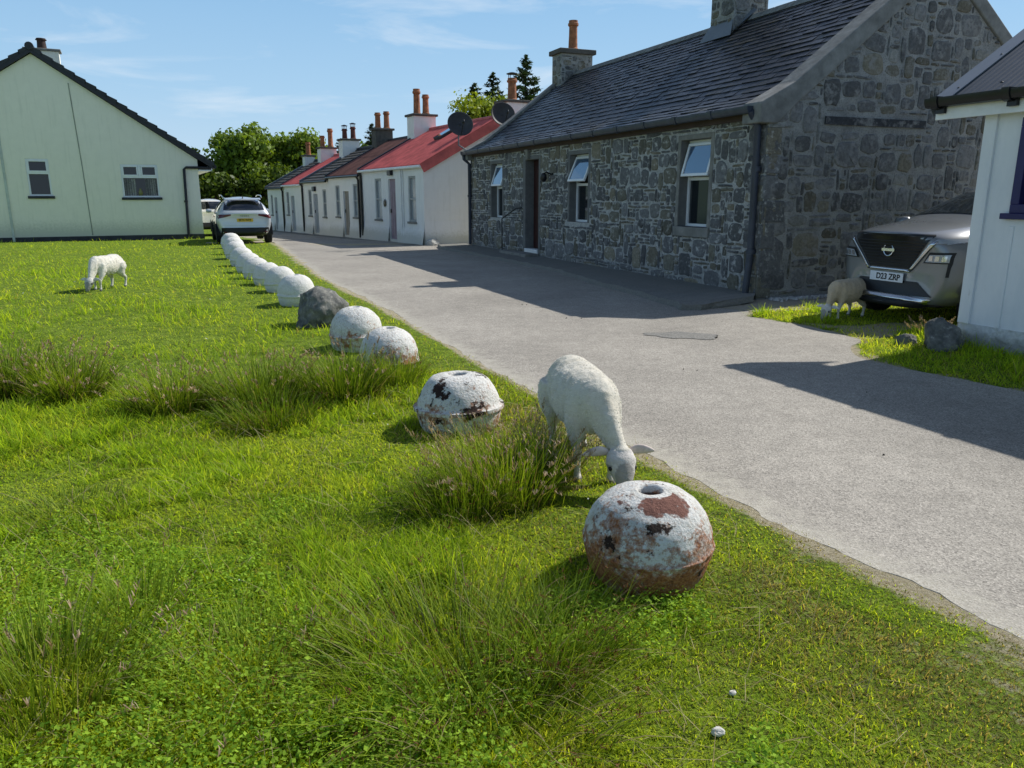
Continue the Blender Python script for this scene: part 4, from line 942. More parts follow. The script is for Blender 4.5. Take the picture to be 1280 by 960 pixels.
def make_sheep(label,loc,rz,s,mat,wool_c,headx=(.0,.0),step=0.0,fat=1.0,seed=1,vox=.010,face=(.7,.68,.64)):
    t=thing('sheep',label,'sheep',(loc[0],loc[1],loc[2]),rz,'sheep grazing by the lane'); t.scale=(s,s,s)
    mb=MB()
    T=[(-.43,.50,.03,.05),(-.415,.485,.085,.11),(-.37,.47,.135,.155),(-.28,.462,.165,.178),(-.15,.445,.178,.185),(0,.437,.185,.188),(.12,.445,.175,.185),(.22,.46,.155,.175),(.30,.47,.125,.155),(.36,.47,.085,.115),(.385,.47,.04,.06)]
    mb.tube([(x,0,z) for x,z,_,_ in T],[(a*fat,b*(.5+.5*fat)) for _,_,a,b in T],24)
    hy,hz=headx
    N=[((.22,0,.52),(.12,.13)),((.31,hy*.2,.47),(.098,.12)),((.39,hy*.45,.390),(.070,.095)),((.445,hy*.75,.305),(.050,.072)),((.480,hy,.240+hz),(.043,.060)),((.50,hy,.20+hz),(.042,.05))]
    mb.tube([p for p,_ in N],[r for _,r in N],18)
    Hd=[((.478,hy,.244+hz),(.03,.035)),((.500,hy,.230+hz),(.070,.058)),((.532,hy,.187+hz),(.086,.066)),((.562,hy*1.02,.14+hz),(.070,.056)),((.590,hy*1.04,.09+hz),(.047,.043)),((.607,hy*1.06,.05+hz),(.035,.034)),((.618,hy*1.06,.03+hz),(.027,.024)),((.622,hy*1.06,.022+hz),(.012,.012))]
    mb.tube([p for p,_ in Hd],[r for _,r in Hd],18)
    for sg in (-1,1):
        dx=step*sg
        mb.tube([(.22,sg*.085,.47),(.24,sg*.098,.36),(.262+dx*.4,sg*.098,.27),(.275+dx*.8,sg*.094,.20),(.280+dx,sg*.092,.175),(.278+dx,sg*.09,.13),(.275+dx,sg*.09,.06),(.285+dx,sg*.09,.03),(.300+dx,sg*.09,.0)],[.075,.070,.042,.029,.030,.020,.019,.027,.026],12)
        mb.tube([(-.26,sg*.085,.47),(-.27,sg*.10,.38),(-.245-dx*.3,sg*.112,.29),(-.285-dx*.6,sg*.112,.235),(-.345-dx,sg*.11,.19),(-.345-dx,sg*.108,.12),(-.33-dx,sg*.108,.055),(-.318-dx,sg*.108,.03),(-.302-dx,sg*.108,.0)],[.12,.118,.075,.048,.034,.024,.023,.028,.026],12)
    mb.tube([(-.40,0,.55),(-.44,0,.52),(-.455,0,.45),(-.45,0,.39)],[.035,.034,.026,.014],10)
    b=mb.build('body',mat,t)
    r=b.modifiers.new('r','REMESH'); r.mode='VOXEL'; r.voxel_size=vox
    sm=b.modifiers.new('s','SMOOTH'); sm.factor=.5; sm.iterations=5
    bake(b); me=b.data
    if not me.materials: me.materials.append(mat)
    n=len(me.vertices); co=np.empty(n*3,np.float32); me.vertices.foreach_get('co',co); co=co.reshape(-1,3)
    no=np.empty(n*3,np.float32); me.vertex_normals.foreach_get('vector',no); no=no.reshape(-1,3)
    col=np.zeros((n,4),np.float32); col[:,3]=1
    for i in range(n):
        x,y,z=co[i]; wool=1.0
        isleg=max(0,min(1,(.29-z)/.06)) if x<.36 else 0
        ishead=max(0,min(1,(x-.470)/.03))*(1 if z<.28 else 0)
        fc=max(isleg,ishead); wool=1-fc
        p=Vector((x*9+seed*3,y*9,z*9)); d=mnoise.noise(p)*.008+mnoise.noise(p*2.6)*.0035+mnoise.noise(p*6)*.001
        rib=math.sin((x*1.0+z*.35+.02*mnoise.noise(p*.7))*62)*.0050*max(0,min(1,(z-.33)/.1))
        co[i]+=no[i]*(d+rib)*wool
        col[i,0]=fc
        if z<.032 and x<.40: col[i,1]=.75
        if .165<z<.19 and x>.2 and x<.4 and seed==1: col[i,1]=.8 if y<0 and x>.28 else 0
        if x>.595 and ishead>.5: col[i,1]=.45
        if ishead>.5 and abs(abs(y-hy)-.064)<.022 and abs(z-hz-.165)<.02 and x<.575: col[i,1]=.5
    me.vertices.foreach_set('co',co.ravel())
    for a in list(me.attributes):
        if a.name=='Col': me.attributes.remove(a)
    at=me.attributes.new('Col','FLOAT_COLOR','POINT'); at.data.foreach_set('color',col.ravel())
    me.polygons.foreach_set('use_smooth',[True]*len(me.polygons)); me.update()
    # short fleece: tufts a finger-nail long all over the woolled parts
    rf=np.random.RandomState(seed); tri=[(p.vertices[0],p.vertices[1],p.vertices[2]) for p in me.polygons]+[(p.vertices[0],p.vertices[2],p.vertices[3]) for p in me.polygons if len(p.vertices)>3]
    tri=np.array(tri); nf=60000 if seed==1 else 16000; ti=tri[rf.randint(0,len(tri),nf)]; u=rf.rand(nf,2); fl=u.sum(1)>1; u[fl]=1-u[fl]
    me.vertices.foreach_get('co',(cc:=np.empty(n*3,np.float32))); cc=cc.reshape(-1,3)
    P=cc[ti[:,0]]*(1-u.sum(1))[:,None]+cc[ti[:,1]]*u[:,:1]+cc[ti[:,2]]*u[:,1:]; Nn=no[ti[:,0]]; fa=col[ti[:,0],0]
    kp=(fa<.5)|(rf.rand(nf)<.25); P,Nn,fa=P[kp],Nn[kp],fa[kp]; nf=len(P)
    D=Nn*.35+np.array([-.6,0,-.5])[None]+rf.normal(0,.28,(nf,3)); D/=np.linalg.norm(D,axis=1)[:,None]; S=np.cross(D,Nn+rf.normal(0,.2,(nf,3))); S/=np.linalg.norm(S,axis=1)[:,None]+1e-6
    ln_=(.0085*rf.uniform(.5,1.3,nf)*(1-.6*fa))[:,None]*(1 if seed==1 else 1.6); wd=ln_*.22
    V=np.stack([P-S*wd-Nn*.002,P+S*wd-Nn*.002,P+S*wd*.4+D*ln_,P-S*wd*.4+D*ln_],1).reshape(-1,3)
    fm=bpy.data.meshes.new('fleece'); fm.from_pydata(V.tolist(),[],np.arange(nf*4).reshape(-1,4).tolist())
    kk=(rf.uniform(.78,1.06,nf)*(1-.22*np.array([max(0,mnoise.noise(Vector(q)*14)) for q in P.tolist()])))[:,None]; base_c=np.array(wool_c)[None]*kk*(1-fa[:,None]*.1); cl_=np.ones((nf,4,4),np.float32); cl_[:,:,:3]=base_c[:,None,:]
    at=fm.attributes.new('Col','FLOAT_COLOR','POINT'); at.data.foreach_set('color',cl_.reshape(-1)); fm.materials.append(M['wool']); fo=bpy.data.objects.new('fleece',fm); COL.objects.link(fo); fo.parent=t
    em=m_plain('sheep ear skin',face,.85,.3,20)
    for sg in (-1,1):
        mb=MB(); P=[((.494,hy+sg*.050,.226+hz),.022),((.490,hy+sg*.085,.236+hz),.040),((.488,hy+sg*.125,.236+hz),.044),((.490,hy+sg*.175,.228+hz),.028),((.493,hy+sg*.208,.222+hz),.006)]
        vs=[]; 
        for (p,w) in P: vs+=[(p[0]-.006,p[1],p[2]+w),(p[0]+.010,p[1],p[2]+w*.2),(p[0]-.004,p[1],p[2]-w),(p[0]-.014,p[1],p[2])]
        mb.add(vs,[(i*4+j,i*4+(j+1)%4,i*4+4+(j+1)%4,i*4+4+j) for i in range(len(P)-1) for j in range(4)]+[(0,1,2,3),tuple(len(P)*4-4+j for j in range(4))])
        e=mb.build('ear',em,t,smooth=180); q=e.modifiers.new('s','SUBSURF'); q.levels=q.render_levels=2
        mb=MB(); prof=[(.0135*math.sin(a),.0135*-math.cos(a)) for a in [i*math.pi/8 for i in range(9)]]; mb.lathe([(max(r_,.0004),z_) for r_,z_ in prof],12); mb.build('eye',M['ink'],t,smooth=180,loc=(.566,hy+sg*.0665,.163+hz))
    return t
SM=sheep_mat('shorn white fleece',(.74,.70,.60),(.74,.69,.63),(.60,.53,.40))
make_sheep('white shorn sheep grazing head down behind the big rusty buoy',(.42,4.43,0),R(-80),1.0,SM,(.80,.75,.64),(.075,.025),.03,.98,1,.009,face=(.66,.56,.50))
SM2=sheep_mat('white fleece',(.80,.77,.68),(.66,.64,.58),(.70,.64,.52))
make_sheep('white sheep grazing alone out on the grass near the bungalow',(-6.90,13.15,float(fz(-6.9,13.15))),R(-98),.90,SM2,(.84,.80,.72),(.02,-.005),.05,.95,2,.011)
LM=sheep_mat('tan lamb fleece',(.62,.50,.34),(.72,.68,.62),(.48,.38,.25))
make_sheep('tan woolly lamb grazing in front of the grey car',(4.48,10.30,0),R(214),.82,LM,(.60,.49,.34),(.02,-.005),.03,1.08,3,.011)
# ------------------------------------------------------------------ cars
def car_body(st,mat,t,sub=2):
    """st: stations from the nose (x=0) to the tail; each a half section as a list of (y,z)"""
    mb=MB(); n=len(st[0][1]); full=[]
    for x,sec in st:
        xs=x if hasattr(x,'__len__') else [x]*n
        half=[(xs[i],y,z) for i,(y,z) in enumerate(sec)]
        full.append(half+[(p[0],-p[1],p[2]) for p in half[-2:0:-1]])
    N=len(full[0])
    for r_ in full: mb.v+=r_; mb.c+=[(1,1,1)]*N
    for i in range(len(full)-1):
        for j in range(N): mb.f.append([i*N+j,i*N+(j+1)%N,(i+1)*N+(j+1)%N,(i+1)*N+j]); mb.m.append(0)
    h=len(st[0][1])
    for base in (0,(len(full)-1)*N):
        for j in range(h-1):
            a,b_,c,d=j,j+1,(N-j-1)%N,(N-j)%N
            f=[base+a,base+b_,base+c,base+d]; f=[q for k,q in enumerate(f) if q not in f[:k]]
            if len(f)>=3: mb.f.append(f); mb.m.append(0)
    o=mb.build('body',mat,t); s=o.modifiers.new('s','SUBSURF'); s.levels=s.render_levels=sub; bake(o)
    o.data.polygons.foreach_set('use_smooth',[True]*len(o.data.polygons)); o.data.set_sharp_from_angle(angle=R(50))
    return o, BVHTree.FromPolygons([v.co.copy() for v in o.data.vertices],[tuple(p.vertices) for p in o.data.polygons])
def patch(name,bvh,t,mat,corners,axis,off=.006,nu=8,nv=6,thick=.0,parent=None):
    """a panel laid on the body: bilinear patch of four (a,b) corners cast along an axis ('+x','-x','+y','-y','z')"""
    mb=MB(); vs=[]
    D={'+x':Vector((-1,0,0)),'-x':Vector((1,0,0)),'+y':Vector((0,-1,0)),'-y':Vector((0,1,0)),'z':Vector((0,0,-1))}[axis]
    for i in range(nu+1):
        for j in range(nv+1):
            u,v=i/nu,j/nv; c=corners
            a=(c[0][0]*(1-u)+c[1][0]*u)*(1-v)+(c[3][0]*(1-u)+c[2][0]*u)*v; b=(c[0][1]*(1-u)+c[1][1]*u)*(1-v)+(c[3][1]*(1-u)+c[2][1]*u)*v
            o=Vector((8,a,b)) if axis=='+x' else Vector((-8,a,b)) if axis=='-x' else Vector((a,8,b)) if axis=='+y' else Vector((a,-8,b)) if axis=='-y' else Vector((a,b,8))
            hit,nn,_,_=bvh.ray_cast(o,D)
            if hit is None: hit,nn,_,_=bvh.find_nearest(o+D*7.0)
            if nn.dot(D)>0: nn=-nn
            vs.append(tuple(hit+nn*off-D*off*.5))
    mb.add(vs,[(i*(nv+1)+j,(i+1)*(nv+1)+j,(i+1)*(nv+1)+j+1,i*(nv+1)+j+1) for i in range(nu) for j in range(nv)])
    o=mb.build(name,mat,parent or t,smooth=180)
    if thick: s=o.modifiers.new('s','SOLIDIFY'); s.thickness=thick; s.offset=0
    return o
def wheel(t,x,y,r,w,sg):
    e=bpy.data.objects.new('wheel',None); COL.objects.link(e); e.parent=t; e.location=(x,y,r)
    mb=MB(); mb.lathe([(r*.62,-w/2),(r*.9,-w/2),(r,-w*.36),(r,w*.36),(r*.9,w/2),(r*.62,w/2)],36,axis='y'); mb.build('tyre',M['rubber'],e,smooth=40)
    mb=MB(); mb.lathe([(r*.66,w*.42*sg),(r*.63,w*.46*sg),(r*.60,w*.30*sg)],30,axis='y'); mb.lathe([(.07,w*.40*sg),(.05,w*.46*sg),(.01,w*.46*sg)],14,axis='y')
    for k in range(5):
        a=k*2*math.pi/5
        for da in (-.12,.12): mb.tube([(.05*math.cos(a),w*.40*sg,.05*math.sin(a)),(r*.62*math.cos(a+da),w*.38*sg,r*.62*math.sin(a+da))],[.022,.017],6)
    mb.lathe([(r*.6,w*.1*sg),(.03,w*.12*sg)],24,axis='y'); mb.build('rim',M['alloy'],e,smooth=40)
    mb=MB(); rr_=r*1.13; vs=[]; n=18
    for i in range(n+1):
        a=math.pi*(i/n)*1.08-.04*math.pi; c_,s_=math.cos(a),math.sin(a)
        vs+=[(c_*r*1.02,sg*(w/2+.012),s_*r*1.02),(c_*rr_,sg*(w/2+.022),s_*rr_),(c_*(rr_+.05),sg*(w/2+.004),s_*(rr_+.05)),(c_*r*1.02,-sg*(w/2),s_*r*1.02)]
    mb.add(vs,[(i*4+j,(i+1)*4+j,(i+1)*4+(j+1)%4,i*4+(j+1)%4) for i in range(n) for j in (0,1,3)]); mb.build('wheel_arch',M['trim'],e,smooth=60)
    return e
S=lambda zb,ys,zs,ym,zm,yh,zh,yt,zt,zc:[(0,zb),(ys*.7,zb),(ys,zs),(ym,zm),(yh,zh),(yt,zt),(0,zc)]
# grey crossover, nose towards the lane
xt=thing('parked_car','grey crossover car parked nose out between stone gable and white hut','car',(4.70,9.95,0),math.atan2(-.379,-.925)); xt.scale=(1,1,1.07)
st=[([-.04,-.05,-.16,-.20,-.16,-.08,0],S(.27,.62,.30,.80,.64,.72,.93,.44,1.05,1.075)),([-.10,-.12,-.30,-.34,-.30,-.22,-.12],S(.22,.74,.26,.885,.64,.82,.99,.52,1.10,1.13)),(-.50,S(.22,.80,.25,.918,.66,.87,1.04,.60,1.145,1.175)),(-.85,S(.22,.82,.25,.92,.68,.88,1.06,.68,1.18,1.205)),(-1.12,S(.22,.82,.25,.92,.68,.88,1.07,.70,1.20,1.23)),
(-1.95,S(.22,.82,.25,.92,.70,.885,1.06,.60,1.60,1.655)),(-2.7,S(.22,.82,.25,.92,.70,.885,1.07,.60,1.655,1.70)),(-3.7,S(.22,.82,.25,.92,.72,.88,1.08,.58,1.63,1.68)),(-4.3,S(.26,.80,.29,.90,.74,.84,1.06,.54,1.50,1.55)),(-4.6,S(.32,.74,.36,.84,.74,.78,1.04,.5,1.16,1.18)),(-4.68,S(.42,.64,.46,.74,.76,.70,.98,.45,1.04,1.06))]
b,bv=car_body(st,M['paint_grey'],xt)
patch('windscreen',bv,xt,M['car_glass'],[(-1.22,-.62),(-1.22,.62),(-1.87,.56),(-1.87,-.56)],'z',.006)
for sg,ax in ((1,'+y'),(-1,'-y')):
    patch('side_window',bv,xt,M['car_glass'],[(-1.5,1.12),(-2.85,1.13),(-2.85,1.54),(-2.0,1.54)],ax)
    patch('side_window',bv,xt,M['car_glass'],[(-2.93,1.13),(-3.95,1.16),(-3.75,1.50),(-2.93,1.54)],ax)
    patch('sill_trim',bv,xt,M['trim'],[(-1.35,.24),(-3.4,.24),(-3.4,.40),(-1.35,.40)],ax,.012)
gr=patch('grille',bv,xt,M['pipe_black'],[(-.30,.66),(.30,.66),(.60,1.045),(-.60,1.045)],'+x',.008,16,8)
mb=MB()
for zc in [.69+.036*i for i in range(9)]:
    hw_=.30+(zc-.66)/.385*.28
    pts=[]
    for i in range(13):
        y=-hw_+2*hw_*i/12; hit,nn,_,_=bv.ray_cast(Vector((8,y,zc)),Vector((-1,0,0)))
        if hit: pts.append(hit+Vector((.014,0,0)))
    mb.tube(pts,.006,6)
mb.build('grille_bars',M['trim'],gr,smooth=60)
for sg in (-1,1):
    patch('chrome_strip',bv,xt,M['chrome'],[(sg*.30,.635),(sg*.345,.645),(sg*.66,.99),(sg*.60,.99)],'+x',.014,4,10,.008)
    patch('day_light',bv,xt,M['lamp_clear'],[(sg*.60,.965),(sg*.82,.975),(sg*.82,1.02),(sg*.64,1.015)],'+x',.010,8,3)
    patch('headlight_surround',bv,xt,M['trim'],[(sg*.50,.745),(sg*.825,.75),(sg*.825,.875),(sg*.575,.87)],'+x',.008,8,4)
    patch('headlight',bv,xt,M['lamp_clear'],[(sg*.53,.76),(sg*.80,.765),(sg*.805,.85),(sg*.59,.845)],'+x',.016,8,4)
    for q in range(3):
        y0=.575+q*.075; patch('lamp_reflector',bv,xt,M['chrome'],[(sg*y0,.775),(sg*(y0+.05),.777),(sg*(y0+.055),.835),(sg*(y0+.012),.832)],'+x',.020,3,3)
    patch('fog_slot',bv,xt,M['trim'],[(sg*.775,.60),(sg*.805,.60),(sg*.825,.75),(sg*.79,.75)],'+x',.008,2,4)
    mb=MB(); mb.lathe([(.01,-.10),(.07,-.09),(.095,0),(.08,.08),(.02,.11)],14,axis='y'); q=mb.build('door_mirror',M['paint_grey'],xt,smooth=60,loc=(-1.5,sg*1.0,1.16)); q.scale=(.8,1.0,.75)
patch('chrome_strip',bv,xt,M['chrome'],[(-.33,.625),(.33,.625),(.31,.655),(-.31,.655)],'+x',.014,10,2,.008)
patch('bonnet_edge',bv,xt,M['trim'],[(-.60,1.045),(.60,1.045),(.58,1.065),(-.58,1.065)],'+x',.005,12,2)
patch('lower_intake',bv,xt,M['pipe_black'],[(-.66,.36),(.66,.36),(.44,.52),(-.44,.52)],'+x',.008,14,5)
patch('skid_plate',bv,xt,M['chrome'],[(-.62,.285),(.62,.285),(.66,.345),(-.66,.345)],'+x',.030,16,3,.015)
patch('bumper_lip',bv,xt,M['trim'],[(-.80,.235),(.80,.235),(.80,.28),(-.80,.28)],'+x',.018,14,2)
for sg,ax in ((1,'+y'),(-1,'-y')): patch('wing_lamp',bv,xt,M['lamp_clear'],[(-.26,.955),(-.85,1.045),(-.70,.995),(-.28,.975)],ax,.008,8,3)
for x in (-.93,-3.63):
    for sg in (1,-1): wheel(xt,x,sg*.80,.355,.235,sg)
fx=bv.ray_cast(Vector((8,0,.79)),Vector((-1,0,0)))[0].x
mb=MB(); mb.tube([(.008,.072*math.cos(i*math.pi/14),.072*math.sin(i*math.pi/14)) for i in range(29)],.009,8,cap=False); mb.box(.002,-.098,-.016,.02,.098,.016); mb.build('badge',M['chrome'],xt,smooth=40,loc=(fx+.024,0,.87))
px=bv.ray_cast(Vector((8,0,.53)),Vector((-1,0,0)))[0].x+.03
mb=MB(); mb.box(-.008,-.26,-.056,.0,.26,.056); pl=mb.build('number_plate',M['plate_white'],xt,bevel=.004,loc=(px,0,.55))
text_obj('plate_lettering','D23 ZRP',.098,M['ink'],pl,(.002,.03,-.002),(R(90),0,R(90)),bold=.002)
# silver estate seen from behind
def tail_car(label,loc,rz,paint,plate,detail):
    t=thing('parked_car',label,'car',loc,rz)
    st=[([-.06,-.08,-.2,-.28,-.25,-.15,-.06],S(.30,.6,.34,.76,.60,.70,.78,.42,.86,.88)),(-.4,S(.24,.76,.28,.89,.62,.82,.88,.55,.97,.99)),(-1.1,S(.24,.80,.27,.915,.66,.86,.95,.66,1.04,1.07)),(-1.35,S(.24,.80,.27,.92,.68,.87,.98,.70,1.07,1.1)),(-2.15,S(.24,.80,.27,.92,.70,.87,1.03,.60,1.52,1.57)),(-2.6,S(.24,.8,.27,.92,.72,.87,1.04,.60,1.57,1.61)),
    (-3.6,S(.24,.8,.27,.92,.74,.87,1.05,.60,1.55,1.59)),(-4.05,S(.27,.79,.30,.91,.76,.86,1.05,.585,1.50,1.54)),(-4.28,S(.30,.76,.33,.885,.78,.83,1.03,.63,1.16,1.17)),([-4.42]*2+[-4.38,-4.33,-4.33,-4.36,-4.38],S(.34,.70,.38,.84,.74,.78,.98,.58,1.06,1.07)),([-4.43]*2+[-4.40,-4.36,-4.36,-4.38,-4.40],S(.42,.62,.46,.76,.74,.70,.94,.5,1.0,1.01))]
    b,bv=car_body(st,paint,t)
    patch('rear_window',bv,t,M['car_glass'],[(-.66,1.14),(.66,1.14),(.575,1.46),(-.575,1.46)],'-x',.008,10,8)
    patch('bumper_trim',bv,t,M['trim'],[(-.86,.26),(.86,.26),(.86,.56),(-.86,.56)],'-x',.012,16,6)
    patch('tailgate_fold',bv,t,paint,[(-.72,.64),(.72,.64),(.70,.70),(-.70,.70)],'-x',.018,12,3)
    patch('windscreen',bv,t,M['car_glass'],[(-1.45,-.62),(-1.45,.62),(-2.06,.56),(-2.06,-.56)],'z')
    for sg,ax in ((1,'+y'),(-1,'-y')):
        patch('side_window',bv,t,M['car_glass'],[(-1.75,1.08),(-3.05,1.10),(-3.05,1.47),(-2.25,1.47)],ax); patch('side_window',bv,t,M['car_glass'],[(-3.13,1.10),(-4.05,1.14),(-3.85,1.42),(-3.13,1.47)],ax)
        patch('tail_light',bv,t,M['lamp_red'],[(sg*.44,.955),(sg*.84,.86),(sg*.87,.985),(sg*.44,1.01)],'-x',.012,8,4)
        mb=MB(); mb.tube([(-2.3,sg*.62,1.585),(-2.5,sg*.64,1.635),(-3.6,sg*.64,1.62),(-3.95,sg*.63,1.55)],.018,8); mb.build('roof_rail',M['chrome'],t,smooth=50)
        mb=MB(); mb.lathe([(.01,-.10),(.07,-.09),(.09,0),(.075,.08),(.02,.10)],14,axis='y'); q=mb.build('door_mirror',paint,t,smooth=60,loc=(-1.70,sg*1.0,1.08)); q.scale=(.8,1.0,.8)
        for x in (-.9,-3.55): wheel(t,x,sg*.80,.335,.23,sg)
        mb=MB(); mb.tube([(-4.44,sg*.62,.42),(-4.455,sg*.70,.42)],.02,6); mb.build('reflector',M['lamp_red'],t)
    x=bv.ray_cast(Vector((-8,0,.80)),Vector((1,0,0)))[0].x
    if detail:
        mb=MB(); mb.box(-.012,-.26,-.056,0,.26,.056); pl=mb.build('number_plate',M['plate_yellow'],t,bevel=.004,loc=(x-.012,0,.81))
        text_obj('plate_lettering','SF74 WFP',.095,M['ink'],pl,(-.014,0,0),(R(90),0,R(-90)),bold=.002)
        x2=bv.ray_cast(Vector((-8,0,.95)),Vector((1,0,0)))[0].x
        text_obj('tailgate_lettering','S K O D A',.06,M['trim'],t,(x2-.012,0,.945),(R(90),0,R(-90)))
        mb=MB(); mb.tube([(-4.05,0,1.50),(-4.20,0,1.60)],[.02,.01],6); mb.build('aerial',M['trim'],t)
        mb=MB(); mb.hexa([(-4.02,-.58,1.50),(-4.22,-.57,1.475),(-4.22,.57,1.475),(-4.02,.58,1.50),(-4.02,-.58,1.54),(-4.21,-.57,1.50),(-4.21,.57,1.50),(-4.02,.58,1.54)]); mb.build('spoiler',paint,t,bevel=.012)
    return t
hd=Vector((-.40,.916))
tail_car('silver estate car seen from behind with yellow plate, beyond the white buoys',(-9.02+hd.x*4.4,26.55+hd.y*4.4,0),math.atan2(hd.y,hd.x),M['paint_silver'],'',True)
hd=Vector((-.37,.93))
tail_car('white car half hidden between bungalow wall and silver car',(-13.25+hd.x*4.4,34.6+hd.y*4.4,-.10),math.atan2(hd.y,hd.x),M['paint_white'],'',False)
# ------------------------------------------------------------------ grass, rushes, weeds
rs=np.random.RandomState(21)
def strands(name,base,az,tilt,length,bend,width,c0,c1,mat,nseg=2,tipw=.12,parent=None,twist=None):
    """one mesh of many tapered, bent blades; arrays of one value per blade"""
    n=len(base); k=nseg+1
    V=np.zeros((n,k,2,3),np.float32); p=base.astype(np.float64).copy()
    dx,dy=np.cos(az),np.sin(az)
    wa=az+np.pi/2+(twist if twist is not None else rs.uniform(-.9,.9,n)); wx,wy=np.cos(wa),np.sin(wa)
    for i in range(k):
        t=i/nseg; w=width*(1-(1-tipw)*t**1.5)*.5
        V[:,i,0]=np.stack([p[:,0]-wx*w,p[:,1]-wy*w,p[:,2]],1); V[:,i,1]=np.stack([p[:,0]+wx*w,p[:,1]+wy*w,p[:,2]],1)
        th=tilt+bend*(t+.5/nseg); s=length/nseg
        p[:,0]+=dx*np.sin(th)*s; p[:,1]+=dy*np.sin(th)*s; p[:,2]+=np.cos(th)*s
    idx=(np.arange(n)*k*2)[:,None,None]; q=np.array([[2*i,2*i+1,2*i+3,2*i+2] for i in range(nseg)])[None]
    F=(idx+q).reshape(-1,4)
    me=bpy.data.meshes.new(name); nv=n*k*2; nf=len(F)
    me.vertices.add(nv); me.vertices.foreach_set('co',V.reshape(-1)); me.loops.add(nf*4); me.loops.foreach_set('vertex_index',F.ravel().astype(np.int32))
    me.polygons.add(nf); me.polygons.foreach_set('loop_start',np.arange(0,nf*4,4,dtype=np.int32)); me.polygons.foreach_set('loop_total',np.full(nf,4,np.int32)); me.polygons.foreach_set('use_smooth',np.ones(nf,bool))
    me.update(calc_edges=True)
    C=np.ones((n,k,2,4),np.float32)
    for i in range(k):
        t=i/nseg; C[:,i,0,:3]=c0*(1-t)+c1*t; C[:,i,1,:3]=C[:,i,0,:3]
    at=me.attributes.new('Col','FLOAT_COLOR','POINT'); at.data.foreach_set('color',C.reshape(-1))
    me.materials.append(mat); o=bpy.data.objects.new(name,me); COL.objects.link(o)
    if parent: o.parent=parent
    return o,p
def lerp(a,b,t): a=np.array(a);b=np.array(b); return a[None]*(1-t[:,None])+b[None]*t[:,None]
# polar sampling of the turf with a density that falls off with distance
NB=480000
r=1.5*np.exp(rs.rand(NB)*math.log(34/1.5)); r=np.where(rs.rand(NB)<.60,1.5+rs.rand(NB)**1.25*5.5,r); a=rs.uniform(-.86,.80,NB)
x=r*np.sin(a); y=r*np.cos(a)
d=(xl(y)-x)*.92
left=(d>-.03)&(rs.rand(NB)<np.clip(.30+d/.26+(fbm(x+3,y,5)-.5)*1.3,0,1))
gr_=inpoly(x,y,GRB); 
shade_gravel=inpoly(x,y,SHG)
gr_&=~(shade_gravel&(rs.rand(NB)<.72)); gr_&=rs.rand(NB)<.9
xg=rs.uniform(3.2,8,90000); yg=rs.uniform(3.5,12.5,90000); kg=inpoly(xg,yg,GRB)&~(inpoly(xg,yg,SHG)&(rs.rand(90000)<.75)); xg,yg=xg[kg],yg[kg]
x=np.concatenate([x,xg]); y=np.concatenate([y,yg]); r=np.concatenate([r,np.hypot(xg,yg)]); d=np.concatenate([d,np.full(len(xg),.8)]); left=np.concatenate([left,np.zeros(len(xg),bool)]); gr_=np.concatenate([gr_,np.ones(len(xg),bool)])
bung=inpoly(x,y,[(-12.0,30.3),(-22,25.5),(-30,40),(-15,40)]); park=inpoly(x,y,[(-8.6,27.2),(-10.6,26.9),(-11.6,29.6),(-15.6,38),(-12.2,38)])
left&=~((fbm(x+4,y+15,1.8)>.48)&(d<1.0)&(y<6)&(rs.rand(len(x))<.35*np.clip(1.4-d,0,1)))
ok=(left&~bung&~park)|gr_
for (bx,by,br) in [(.565,3.02,.21),(-.37,5.22,.22),(-1.13,6.86,.2),(-1.66,8.1,.2),(-2.42,9.72,.28),(4.62,8.16,.16)]: ok&=((x-bx)**2+(y-by)**2)>br*br
x,y,r,d=x[ok],y[ok],r[ok],d[ok]; n=len(x)
patchy=fbm(x+11,y+5,.9); fine=fbm(x+40,y+9,3.2); t2=fbm(x+77,y+31,7)
sz=np.clip(r/3.2,.8,5.5)**.62
hgt=(.015+.027*rs.rand(n)**1.6)*(.5+1.15*np.clip(patchy*1.6-.25,0,1.3))*(.75+.5*fine)*np.clip(.45+d/.9,.45,1)
long=(fbm(x+19,y+60,1.3)>.60)&(d>.7); hgt=np.where(long,hgt*1.75+.02,hgt)
near=(y<3.1)&(x<.25)&(rs.rand(n)<np.clip((3.15-y)*1.3,0,1)*np.clip((.35-x)*2,0,1)); hgt=np.where(near,hgt*1.55+.012,hgt)
hgt*=np.clip(sz,.9,2.0); hgt=np.clip(hgt,.015,.20)
tone=np.clip(.55*fine+.45*rs.rand(n)+(patchy-.5)*-.35,0,1)
tone=tone**.8; g0=lerp((.07,.14,.010),(.27,.41,.03),tone); g1=lerp((.31,.47,.020),(.76,.84,.09),tone); g0=np.where(near[:,None],g0*.6,g0)  # shade in the gaps between near blades put into darker root colours
yl=rs.rand(n)<(.05+.30*np.clip(1-d/.9,0,1)+.12*(t2>.58)+.75*np.clip((fbm(x+4,y+15,1.8)-.40)*5,0,1)*np.clip(1.5-d,0,1)*(y<6)); tt=rs.rand(n)
g1=np.where(yl[:,None],lerp((.30,.28,.08),(.50,.44,.22),tt),g1); g0=np.where(yl[:,None],lerp((.12,.12,.03),(.22,.19,.08),tt),g0)
dk=(long&(rs.rand(n)<.7))|((fbm(x+23,y+71,1.6)>.60)&(rs.rand(n)<.6)); g1=np.where(dk[:,None],g1*np.array([[.66,.82,.6]]),g1)
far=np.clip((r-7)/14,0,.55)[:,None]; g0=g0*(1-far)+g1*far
tilt=rs.uniform(.15,1.15,n); bend=rs.uniform(.1,1.2,n)
o,_=strands('grass',np.stack([x,y,fz(x,y)-.004],1),rs.uniform(0,6.283,n),tilt,hgt,bend,.0048*sz*rs.uniform(.7,1.4,n)*np.where(near,1.5,1),g0,g1,M['grass'])
